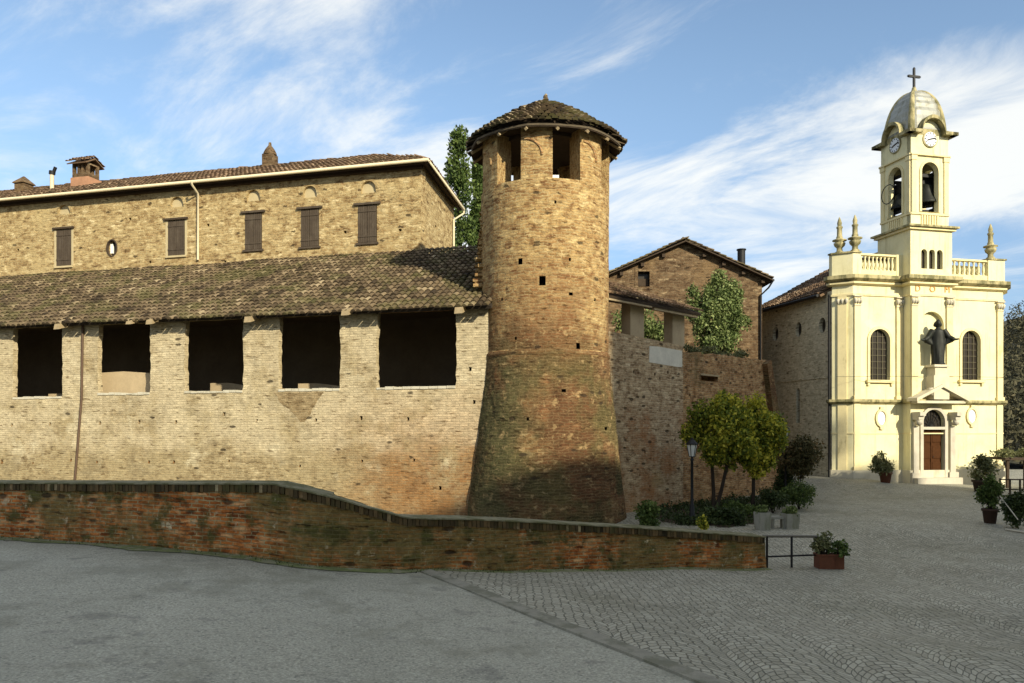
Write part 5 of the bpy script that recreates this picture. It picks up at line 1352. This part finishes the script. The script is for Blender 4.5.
# ------------------------------------------------------------------ railing beside the parapet
a = P(767, 569, 19.05); b = P(817, 569, 19.3)
root = thing('railing', 'short dark metal railing at the end of the parapet wall', 'railing', (a.x, a.y, g(a.x, a.y)))
hr = 32 / F * 19.1
for f_ in (0, .49, 1):
    p = a.lerp(b, f_); z = g(p.x, p.y); mb = MB(); mb.tube([(p.x, p.y, z - .05), (p.x, p.y, z + hr)], .028, 8); mb.build('post', 'iron', root)
za, zb = g(a.x, a.y), g(b.x, b.y)
mb = MB(); mb.tube([(a.x - .1, a.y, za + hr), (b.x, b.y, zb + hr)], .032, 8); mb.build('top_rail', plain('worn_rail', (.12, .11, .09), .6), root)
mb = MB(); mb.tube([(a.x, a.y, za + hr * .36), (b.x, b.y, zb + hr * .42)], .022, 8); mb.build('lower_rail', 'iron', root)

# ------------------------------------------------------------------ plants
def shrub(name, label, cat, c, r, n, size, mat, seed, k=9, group=None, stem=True, gz=None):
    rng = random.Random(seed); c = Vector(c); z0 = g(c.x, c.y) if gz is None else gz
    root = thing(name, label, cat, (c.x, c.y, z0), group)
    mb = MB(); leaves(mb, clumpset(c, r, int(k * 1.5), rng, .5), int(n * 1.7), size * 1.15, rng); mb.build('foliage', mat, root)
    if stem:
        mb = MB()
        for _ in range(6): mb.tube([(c.x + rng.uniform(-.05, .05), c.y, z0 - .05), (c.x + rng.uniform(-.5, .5) * r[0], c.y + rng.uniform(-.5, .5) * r[1], c.z + rng.uniform(-.2, .5) * r[2])], [.02, .008], 5)
        mb.build('stems', 'bark', root)
    return root
def small_tree(label, bx, by_, d, crown_px, mat, seed, forks):
    rng = random.Random(seed); b = P(bx, by_, d); z0 = g(b.x, d)
    root = thing('small_tree', label, 'tree', (b.x, d, z0), 'small ornamental trees against the rampart')
    x0, x1, y0, y1 = crown_px; cc = P((x0 + x1) / 2, (y0 + y1) / 2, d); rx = (x1 - x0) / 2 / F * d; rz = (y1 - y0) / 2 / F * d
    mb = MB()
    for (ox_, tp) in forks:
        top = P(tp[0], tp[1], d); base = Vector((b.x + ox_, d, z0 - .05)); m = base.lerp(top, .55) + Vector((rng.uniform(-.06, .06), rng.uniform(-.1, .1), 0))
        mb.tube([base, base.lerp(m, .5) + Vector((.03, 0, 0)), m, top], [.085, .068, .058, .035], 8)
        for _ in range(7):
            e = cc + Vector((rng.uniform(-.8, .8) * rx, rng.uniform(-.7, .7) * rx, rng.uniform(-.4, .8) * rz)); mb.tube([m.lerp(top, rng.random()), top.lerp(e, .5) + Vector((0, 0, .06)), e], [.03, .02, .008], 5)
    mb.build('trunk', 'bark', root)
    mb = MB(); cs = clumpset(cc, (rx, rx * .8, rz), 34, rng, .34)
    leaves(mb, cs, 15000, .13, rng, aspect=.65); mb.build('crown', mat, root)
    return root
small_tree('yellow leaved round crowned tree with a forked trunk beside the street lamp', 714, 509, 28.3, (686, 762, 390, 466), 'leaf_yellow', 101, [(0, (735, 430)), (-.03, (712, 428))])
small_tree('greener slim tree with one straight trunk nearest the sloping buttress', 752, 508, 28.8, (726, 786, 396, 474), 'leaf_yellow', 102, [(0, (757, 432))])
c = P(650, 515, 24.8); shrub('bush', 'bright green bush at the foot of the tower behind the parapet', 'bush', c, (.42, .4, .5), 1500, .09, 'leaf_green', 111)
c = P(722, 522, 25.2); shrub('bush', 'wide dark bush beneath the forked yellow tree', 'bush', c, (.85, .5, .5), 2600, .09, 'leaf_dark', 112, 14)
c = P(690, 524, 25.0); shrub('bush', 'small low dark bush around the foot of the street lamp', 'bush', c, (.55, .4, .3), 900, .08, 'leaf_dark', 113)
c = P(738, 512, 26.8); shrub('bush', 'mid green bush between the two yellow tree trunks', 'bush', c, (.6, .4, .35), 1200, .08, 'leaf_green', 119)
c = P(772, 500, 28.5); shrub('hedge_bush', 'rounded clipped bush behind the concrete planters', 'bush', c, (.55, .5, .38), 1700, .07, 'leaf_dark', 114, 12)
c = P(799, 495, 29.5); shrub('hedge_bush', 'square clipped bush by the path below the stone bollard', 'bush', c, (.52, .9, .45), 2200, .07, 'leaf_green', 115, 14)
c = P(800, 456, 33.0); shrub('bush', 'tall loose russet shrub against the church flank', 'bush', c, (.85, .7, .95), 3200, .11, 'leaf_russet', 116, 16)
c = P(783, 480, 33.5); shrub('bush', 'dark green shrub in the corner behind the second lamp', 'bush', c, (.55, .5, .7), 1600, .1, 'leaf_dark', 117, 10)
# planted strip at the foot of the rampart
bed = [(4.6, 25.5), (6.3, 24.4), (7.3, 24.9), (8.2, 25.5), (9.0, 28.3), (10.4, 31.5), (10.9, 33.2), (9.6, 34.0), (6.6, 31.2), (5.0, 28.9), (4.6, 27.0)]
mb = MB(); rb = random.Random(61); n_ = 0; ys_ = [23 + i * .5 for i in range(23)]; xs_ = [3 + i * .5 for i in range(17)]
vs = [(x, y, g(x, y) + (.05 if inside((x, y), bed) else -.06)) for y in ys_ for x in xs_]
mb.add(vs, [(j * 17 + i, j * 17 + i + 1, (j + 1) * 17 + i + 1, (j + 1) * 17 + i) for j in range(22) for i in range(16) if inside((xs_[i] + .25, ys_[j] + .25), bed)], smooth=True)
tag(mb.build('flower_bed', 'soil'), kind='structure')
mb = MB()
while n_ < 620:
    x, y = rb.uniform(3, 11), rb.uniform(23, 34)
    if not inside((x, y), bed): continue
    n_ += 1; z = g(x, y) + .05; hgt_ = rb.uniform(.05, .28) * (1.2 if mnoise.noise(Vector((x, y, 0))) > 0 else .6)
    leaves(mb, [(Vector((x, y, z + hgt_ * .5)), (.13, .13, hgt_ * .6))], 9, .1, rb, -.4)
tag(mb.build('ground_cover', 'leaf_dark'), 'low dark green ground cover in the bed at the foot of the rampart', 'ground cover', kind='stuff')
# bollard stone
p = P(802, 483, 31.5); mb = MB(); z0 = g(p.x, p.y); mb.lathe([(.19, -.1), (.19, .0), (.18, .3), (.15, .42), (.09, .48), (0, .5)], 14, (p.x, p.y, z0)); tag(mb.build('stone_bollard', 'stone_pale'), 'short pale stone bollard by the path before the russet shrub', 'bollard')
# concrete planters
for (px, py, d, wd, dp, h, lab, lab2) in ((762.5, 530, 24.2, .40, .38, .55, 'tall square concrete planter next to the parapet end', 'low green plants in the tall concrete planter'), (790, 530, 24.6, .46, .4, .48, 'wide concrete planter with a green top facing the path', 'grassy green plants filling the wide concrete planter')):
    p = P(px, py, d); z0 = g(p.x, p.y)
    root = thing('planter', lab, 'planter', (p.x, p.y, z0), 'concrete planters on the plaza')
    w2_ = wd / 2; mb = MB(Matrix.Translation((p.x, p.y, z0)) @ Matrix.Rotation(R(12), 4, 'Z'))
    mb.add([(-w2_ * .85, -dp * .42, -.03), (w2_ * .85, -dp * .42, -.03), (w2_ * .85, dp * .42, -.03), (-w2_ * .85, dp * .42, -.03), (-w2_, -dp / 2, h), (w2_, -dp / 2, h), (w2_, dp / 2, h), (-w2_, dp / 2, h), (-w2_ * .85, -dp * .4, h), (w2_ * .85, -dp * .4, h), (w2_ * .85, dp * .4, h), (-w2_ * .85, dp * .4, h), (-w2_ * .85, -dp * .4, h - .06), (w2_ * .85, -dp * .4, h - .06), (w2_ * .85, dp * .4, h - .06), (-w2_ * .85, dp * .4, h - .06)],
           [(0, 3, 2, 1)] + [(i, (i + 1) % 4, (i + 1) % 4 + 4, i + 4) for i in range(4)] + [(i + 4, (i + 1) % 4 + 4, (i + 1) % 4 + 8, i + 8) for i in range(4)] + [(i + 8, (i + 1) % 4 + 8, (i + 1) % 4 + 12, i + 12) for i in range(4)])
    mb.build('box', 'concrete', root)
    mb = MB(Matrix.Translation((p.x, p.y, z0))); mb.box(-w2_ * .8, w2_ * .8, -dp * .36, dp * .36, h - .1, h - .05); mb.build('soil', 'soil', root)
    rng = random.Random(int(px)); pr_ = thing('planter_plants', lab2, 'plants', (p.x, p.y, z0 + h - .05))
    mb = MB(); leaves(mb, clumpset((p.x, p.y, z0 + h + .06), (w2_ * 1.05, dp * .5, .14), 8, rng, .5), 900, .07, rng, -.8); mb.build('foliage', 'leaf_ivy', pr_)
# low stone bench between the planters
p = P(777, 527, 24.6); z0 = g(p.x, p.y); root = thing('bench', 'low dark stone bench between the two concrete planters', 'bench', (p.x, p.y, z0))
mb = MB(); mb.box(p.x - .2, p.x + .24, p.y - .1, p.y + .2, z0 + .3, z0 + .37); mb.build('seat', 'concrete', root)
for s_ in (-.17, .15): mb = MB(); mb.box(p.x + s_, p.x + s_ + .07, p.y - .06, p.y + .16, z0 - .03, z0 + .298); mb.build('leg', 'concrete', root)
# yellow-leaved pot behind the parapet
p = P(703, 530, 23.5); shrub('bush', 'little yellow green plant just behind the parapet near the lamp', 'plant', (p.x, p.y, g(p.x, p.y) + .3), (.2, .2, .22), 420, .07, 'leaf_yellow', 131, 6)

def pot(name, lab, cat, p, r, h, mat, group=None):
    z0 = g(p[0], p[1]); root = thing(name, lab, cat, (p[0], p[1], z0), group)
    mb = MB(); mb.lathe([(r * .68, -.01), (r * .72, 0), (r * .95, h * .82), (r * 1.08, h * .84), (r * 1.08, h), (r * .9, h), (r * .85, h * .86), (0, h * .86)], 20, (p[0], p[1], z0)); mb.build('pot', mat, root)
    mb = MB(); mb.lathe([(r * .84, h * .87), (0, h * .9)], 14, (p[0], p[1], z0)); mb.build('soil', 'soil', root)
    return root, z0 + h * .88
def pot_plant(root_name, lab, cat, c, z0, r, n, size, mat, seed, k=10, group=None):
    rng = random.Random(seed); root = thing(root_name, lab, cat, (c[0], c[1], z0), group)
    mb = MB(); leaves(mb, clumpset(c, r, k, rng, .4), n, size, rng); mb.build('foliage', mat, root)
    mb = MB()
    for _ in range(9): mb.tube([(c[0] + rng.uniform(-.05, .05), c[1], z0 - .03), (c[0] + rng.uniform(-.3, .3) * r[0], c[1] + rng.uniform(-.3, .3) * r[1], (c[2] + z0) / 2), (c[0] + rng.uniform(-.85, .85) * r[0], c[1] + rng.uniform(-.8, .8) * r[1], c[2] + rng.uniform(-.3, .7) * r[2])], [.018, .012, .005], 5)
    mb.build('stems', 'bark', root)
p = P(885.5, 484, 39.2); _, zt = pot('flower_pot', 'round terracotta pot standing before the left half of the church front', 'flower pot', (p.x, p.y), .30, .52, 'terracotta')
c = P(883.5, 463, 39.2); pot_plant('potted_shrub', 'grey green shrub in the pot before the left half of the church front', 'shrub', c, zt, (.72, .6, .55), 900, .16, 'leaf_grey', 141, 14)
p = P(980, 492, 37.0); _, zt = pot('flower_pot', 'dark pot at the right end of the church front half hidden by plants', 'flower pot', (p.x, p.y), .32, .55, 'wood')
c = P(980, 468, 37.0); pot_plant('potted_shrub', 'pale green shrub spread before the right half of the church front', 'shrub', c, zt, (.8, .6, .6), 1000, .16, 'leaf_grey', 142, 14)
p = P(990, 524, 26.5); M['dark_clay'] = plain('dark_clay', (.05, .028, .018), .85, .3, 5)
_, zt = pot('flower_pot', 'dark terracotta pot nearest the right edge of the plaza', 'flower pot', (p.x, p.y), .24, .5, 'dark_clay')
c = P(991, 490, 26.5); pot_plant('potted_shrub', 'tall dark shrub in the nearest pot on the right edge of the plaza', 'shrub', c, zt, (.46, .4, .58), 1900, .11, 'leaf_green', 143, 18)
c = P(1018, 511, 25.5); shrub('hedge_bush', 'black green hedge bush cut by the right edge of the picture', 'bush', c, (.55, .45, .6), 2200, .08, 'leaf_dark', 144, 12)
p = P(1018, 536, 24.2); mb = MB(); a, b = P(1006, 532.5, 24.8), P(1040, 538, 23.6); mb.tube([(a.x, a.y, g(a.x, a.y) + .05), (b.x, b.y, g(b.x, b.y) + .05)], .03, 6); tag(mb.build('edging_stone', 'stone_pale'), 'pale edging stone on the ground below the hedge bush at the right edge', 'edging')
mb = MB(); a, b = P(1000, 496, 25.9), P(1011, 510.5, 25.0); mb.tube([a, b, b + (b - a) * .6], .016, 6); tag(mb.build('wooden_stake', 'stone_pale'), 'slanting pale stake leaning out of the hedge bush at the right edge', 'stake')
# flower boxes at the railing's end
for px, wd, lab, lab2, sd_ in ((824, .36, 'square terracotta flower box touching the railing end', 'leafy plant in the terracotta box touching the railing', 151), (836.5, .27, 'smaller terracotta flower box on the open side beside the first box', 'drooping plant in the smaller terracotta box', 152)):
    p = P(px, 569.5, 19.25); z0 = g(p.x, p.y); h = .33; w2_ = wd / 2
    root = thing('flower_box', lab, 'flower box', (p.x, p.y, z0), 'terracotta flower boxes by the railing')
    mb = MB(Matrix.Translation((p.x, p.y, z0)))
    for x0, x1, y0, y1 in ((-w2_, w2_, -w2_, -w2_ + .03), (-w2_, w2_, w2_ - .03, w2_), (-w2_, -w2_ + .03, -w2_ + .031, w2_ - .031), (w2_ - .03, w2_, -w2_ + .031, w2_ - .031)): mb.box(x0, x1, y0, y1, -.03, h)
    for x0, x1, y0, y1 in ((-w2_ - .015, w2_ + .015, -w2_ - .015, -w2_ + .04), (-w2_ - .015, w2_ + .015, w2_ - .04, w2_ + .015), (-w2_ - .015, -w2_ + .04, -w2_ + .041, w2_ - .041), (w2_ - .04, w2_ + .015, -w2_ + .041, w2_ - .041)): mb.box(x0, x1, y0, y1, h + .001, h + .04)
    mb.build('box', 'terracotta', root)
    mb = MB(Matrix.Translation((p.x, p.y, z0))); mb.box(-w2_ + .031, w2_ - .031, -w2_ + .031, w2_ - .031, .05, h - .04); mb.build('soil', 'soil', root)
    c = Vector((p.x + (.03 if sd_ == 152 else -.02), p.y, z0 + h + (.28 if sd_ == 151 else .16))); pot_plant('box_plant', lab2, 'plant', c, z0 + h - .04, (.30, .28, .30 if sd_ == 151 else .2), 620, .085, 'leaf_grey' if sd_ == 151 else 'leaf_green', sd_, 12)

# ------------------------------------------------------------------ street lamps
def lamp(px, py, d, ytop, label):
    p = P(px, py, d); z0 = g(p.x, p.y); H = (CH + (HY - ytop) / F * d) - z0
    root = thing('street_lamp', label, 'street lamp', (p.x, p.y, z0), 'street lamps along the rampart')
    def mk(): return MB(Matrix.Translation((p.x, p.y, z0)))
    mb = mk(); mb.lathe([(.13, -.03), (.13, .1), (.09, .16), (.075, .5), (.05, .56), (.045, H - .75), (.06, H - .73), (.06, H - .68), (.035, H - .66), (.035, H - .6)], 12); mb.build('post', 'iron', root)
    mb = mk(); mb.lathe([(.09, H - .6), (.165, H - .22), (.0, H - .22)], 6, smooth=False); mb.build('lantern_glass', 'lamp_glass', root)
    mb = mk()
    for k in range(6):
        a = k * math.pi / 3; mb.tube([(.093 * math.cos(a), .093 * math.sin(a), H - .6), (.17 * math.cos(a), .17 * math.sin(a), H - .22)], .012, 5)
    mb.lathe([(.10, H - .62), (.10, H - .595)], 6); mb.lathe([(.20, H - .22), (.20, H - .19), (.10, H - .08), (.04, H - .04), (.05, H - .02), (.0, H + .03)], 6, smooth=False); mb.build('lantern_frame', 'iron', root)
lamp(692, 521, 26.0, 438, 'black iron street lamp with a six sided lantern before the grey rampart')
lamp(785.5, 495, 33.0, 424, 'second dark street lamp by the sloping buttress end near the russet shrub')

# ------------------------------------------------------------------ trees behind
def big_tree(name, label, base, crown, mat, seed, n, size, k, cr=.3, group=None):
    rng = random.Random(seed); root = thing(name, label, 'tree', base, group); b = Vector(base); c = Vector(crown[0]); r = crown[1]
    mb = MB(); top = c + Vector((0, 0, r[2] * .75))
    mb.tube([b, b.lerp(top, .5) + Vector((.1, 0, 0)), top], [.28, .18, .04], 9)
    cs = clumpset(c, r, k, rng, cr)
    for q_ in cs[::2]:
        s_ = b.lerp(top, min(.95, max(.1, (q_[0].z - b.z) / (top.z - b.z) - .12))); mb.tube([s_, s_.lerp(q_[0], .5) + Vector((0, 0, .1)), q_[0]], [.07, .05, .015], 6)
    mb.build('trunk', 'bark', root)
    mb = MB(); leaves(mb, cs, n, size, rng); mb.build('crown', mat, root)
    return root
def poplar(label, px0, px1, y0, y1, d, seed, n):
    rng = random.Random(seed); cx = ((px0 + px1) / 2 - 512) / F * d; zt = CH + (HY - y0) / F * d; z0 = 0; rx = (px1 - px0) / 2 / F * d
    root = thing('poplar', label, 'tree', (cx, d, z0), 'tall trees behind the palace')
    mb = MB(); mb.tube([(cx, d, z0 - .2), (cx + .1, d, zt * .6), (cx, d, zt - .3)], [.3, .2, .03], 9)
    cs = []
    for i in range(46):
        f_ = rng.random(); z = 5 + (zt - 5.4) * f_; w_ = rx * (1.0 if f_ < .6 else max(.16, 1 - (f_ - .6) / .42)) * rng.uniform(.3, .85)
        a = rng.uniform(0, 2 * math.pi); cs.append((Vector((cx + w_ * math.cos(a), d + w_ * math.sin(a), z)), (rx * .4, rx * .4, rx * .7)))
        mb.tube([(cx, d, z - 1), (cx + w_ * .8 * math.cos(a), d + w_ * .8 * math.sin(a), z)], [.04, .012], 5)
    mb.build('trunk', 'bark', root)
    mb = MB(); leaves(mb, cs, n, .22, rng, -.9); mb.build('crown', 'leaf_green', root)
poplar('tall slender dark poplar rising between the palace and the round tower', 436, 480, 131, 300, 46, 161, 14000)
poplar('lower lighter poplar close against the left side of the round tower', 464, 492, 160, 300, 49, 162, 16000)
c = P(716, 318, 40); z0 = 0
big_tree('courtyard_tree', 'bushy green tree growing in front of the gabled house behind the rampart', (c.x, 40, 2.0), (c, (2.0, 1.0, 2.6)), 'leaf_ivy', 171, 21000, .16, 80, .19)
c = P(640, 320, 33); big_tree('courtyard_tree', 'small green tree seen through the loggia openings behind the rampart', (c.x, 33.5, 2.0), (Vector((c.x, 33.6, CH + 4.3)), (1.7, .6, 1.0)), 'leaf_ivy', 172, 3800, .14, 16, .35)
# ivy and weeds on top of the rampart end
rng = random.Random(181); mb = MB(); cs = []
for i in range(16):
    x = rng.uniform(.3, 5.6); cs.append((RM2 @ Vector((x, .4, CH + 3.25 + rng.uniform(-.05, .15))), (rng.uniform(.15, .4), .25, rng.uniform(.08, .22))))
leaves(mb, cs, 2200, .1, rng); tag(mb.build('ivy', 'leaf_grey'), 'scrubby ivy growing along the top of the dark red rampart', 'ivy')

# ------------------------------------------------------------------ wooded hill at the right
hill = MB(); hv = []; nx, ny = 40, 16
def hh(x, y):
    return 0.0 + 34 * math.exp(-(((x - 150) / 75) ** 2)) * min(1, max(0, (y - 60) / 70)) ** 1.2
for j in range(ny + 1):
    for i in range(nx + 1):
        x = 40 + i * 6; y = 55 + j * 9; hv.append((x, y, hh(x, y) - .1 + 1.5 * mnoise.noise(Vector((x * .03, y * .03, 0))) * min(1, (y - 55) / 40)))
hill.add(hv, [(j * (nx + 1) + i, j * (nx + 1) + i + 1, (j + 1) * (nx + 1) + i + 1, (j + 1) * (nx + 1) + i) for j in range(ny) for i in range(nx)], smooth=True)
tag(hill.build('hill', 'earth'), kind='structure')
rng = random.Random(191); mb = MB(); cs = []
for _ in range(420):
    y = rng.uniform(62, 150); x = y * rng.uniform(.58, .85); z = hh(x, y); s_ = rng.uniform(1.6, 3.2); cs.append((Vector((x, y, z + s_ * 1.2)), (s_, s_, s_ * 1.4)))
leaves(mb, cs, 60000, .55, rng, 0, .35); tag(mb.build('woodland', 'leaf_wood'), 'brown winter wood covering the hillside right of the church', 'woodland', kind='stuff')
# pergola and fence at the far right edge
p = P(1016, 470, 40); root = thing('pergola', 'low wooden pergola with creeper roof right of the church', 'pergola', (p.x, p.y, g(p.x, p.y)))
z0 = g(p.x, p.y); xa, xb = P(1007, 470, 40).x, P(1060, 470, 40).x; zt = CH + (HY - 460) / F * 40
for f_ in (.0, .33, .66, 1.0):
    mb = MB(); x = xa + (xb - xa) * f_; mb.box(x - .06, x + .06, 39.9, 40.02, z0 - .1, zt); mb.build('post', 'wood', root)
mb = MB(); mb.box(xa - .2, xb + .2, 39.8, 41.5, zt, zt + .12); mb.build('beam', 'wood', root)
rng = random.Random(5); mb = MB(); leaves(mb, [(Vector((xa + (xb - xa) * rng.random(), rng.uniform(39.8, 41.5), zt + .3)), (.5, .5, .28)) for _ in range(12)], 1800, .15, rng); mb.build('creeper', 'leaf_grey', root)
root = thing('fence', 'dark low fence before the pergola at the right edge', 'fence', (p.x - .5, 34, g(p.x - 2, 34)))
xa, xb = P(1000, 470, 34).x, P(1060, 470, 34).x
for i in range(7):
    mb = MB(); x = xa + (xb - xa) * i / 6; z0 = g(x, 34); mb.box(x - .03, x + .03, 33.97, 34.03, z0 - .1, z0 + .9); mb.build('post', 'wood', root)
mb = MB()
for h in (.4, .82): mb.box(xa, xb, 34.031, 34.06, g(xa, 34) + h, g(xa, 34) + h + .05)
mb.build('rail', 'wood', root)

# ------------------------------------------------------------------ unseen houses added behind the camera to cast shade over the square
def qp(q_, p_): return Vector((q_ * math.cos(R(SUN_AZ)) - p_ * math.sin(R(SUN_AZ)), q_ * math.sin(R(SUN_AZ)) + p_ * math.cos(R(SUN_AZ)), 0))
ts_ = math.tan(R(SUN_EL)); p_ = -16.0
def hgt(s18): return CH + s18 + ts_ * (18 - p_)
SH = [('occluder_house', -26, 18.0, 1.5, 'plain long house added unseen behind the viewer to cast shade'), ('occluder_house', 18.002, 33.5, 8.2, 'tallest gabled house added unseen behind the viewer to cast shade'),
      ('occluder_house', 33.502, 39.6, 2.6, 'narrow unseen house added right of the tallest one to cast shade'), ('occluder_house', 39.602, 60, -0.7, 'lowest unseen house added at the end of the row to cast shade')]
for nm, q0, q1, s18, lab in SH:
    o_ = qp(q0, p_); ax = qp(1, 0)
    HM_ = frame(o_.x, o_.y, -ax.x, -ax.y)
    Z = hgt(s18); L = q1 - q0; root = thing(nm, lab, 'house', (o_.x, o_.y, 0), 'unseen houses added behind the viewer for shade')
    mb = MB(Matrix.Translation((o_.x, o_.y, 0)) @ Matrix.Rotation(R(SUN_AZ), 4, 'Z'))
    holes = []
    k = 0; x = 1.2
    while x < L - 1.6:
        for f_ in range(int((Z - 3) / 3.3)): holes.append(rect(x, x + 1.0, 1.2 + f_ * 3.3, 2.9 + f_ * 3.3))
        x += 2.8
    mb.plate(rect(0, L, -1, Z - 1.6), holes, 0, .35)      # seen from the far side
    mb.box(.2, L - .2, -8, -.5, -1, Z - 1.65); mb.box(0, L, -.499, -.002, -1, .8)
    mb.build('wall', 'yellow_trim', root)
    mb = MB(Matrix.Translation((o_.x, o_.y, 0)) @ Matrix.Rotation(R(SUN_AZ), 4, 'Z'))
    mb.add([(0, .6, Z - 1.75), (L, .6, Z - 1.75), (L, -4, Z), (0, -4, Z), (0, -8.6, Z - 1.75), (L, -8.6, Z - 1.75)], [(0, 1, 2, 3), (3, 2, 5, 4), (0, 3, 4), (1, 5, 2), (0, 4, 5, 1)])
    mb.build('roof', 'roof_red', root)

for q_, s18, r in ((34.8, 4.4, 2.2),):  # unseen tree added to dapple the edge of the cast shade
    pp = -9.0; o_ = qp(q_, pp); zc = CH + s18 + ts_ * (18 - pp) - r * .7
    big_tree('occluder_tree', 'single unseen tree added before the narrow house behind the viewer to cast shade', (o_.x, o_.y, 0), ((o_.x, o_.y, zc), (r, r, r * 1.25)), 'leaf_green', 303, 2200, .32, 22, .34)
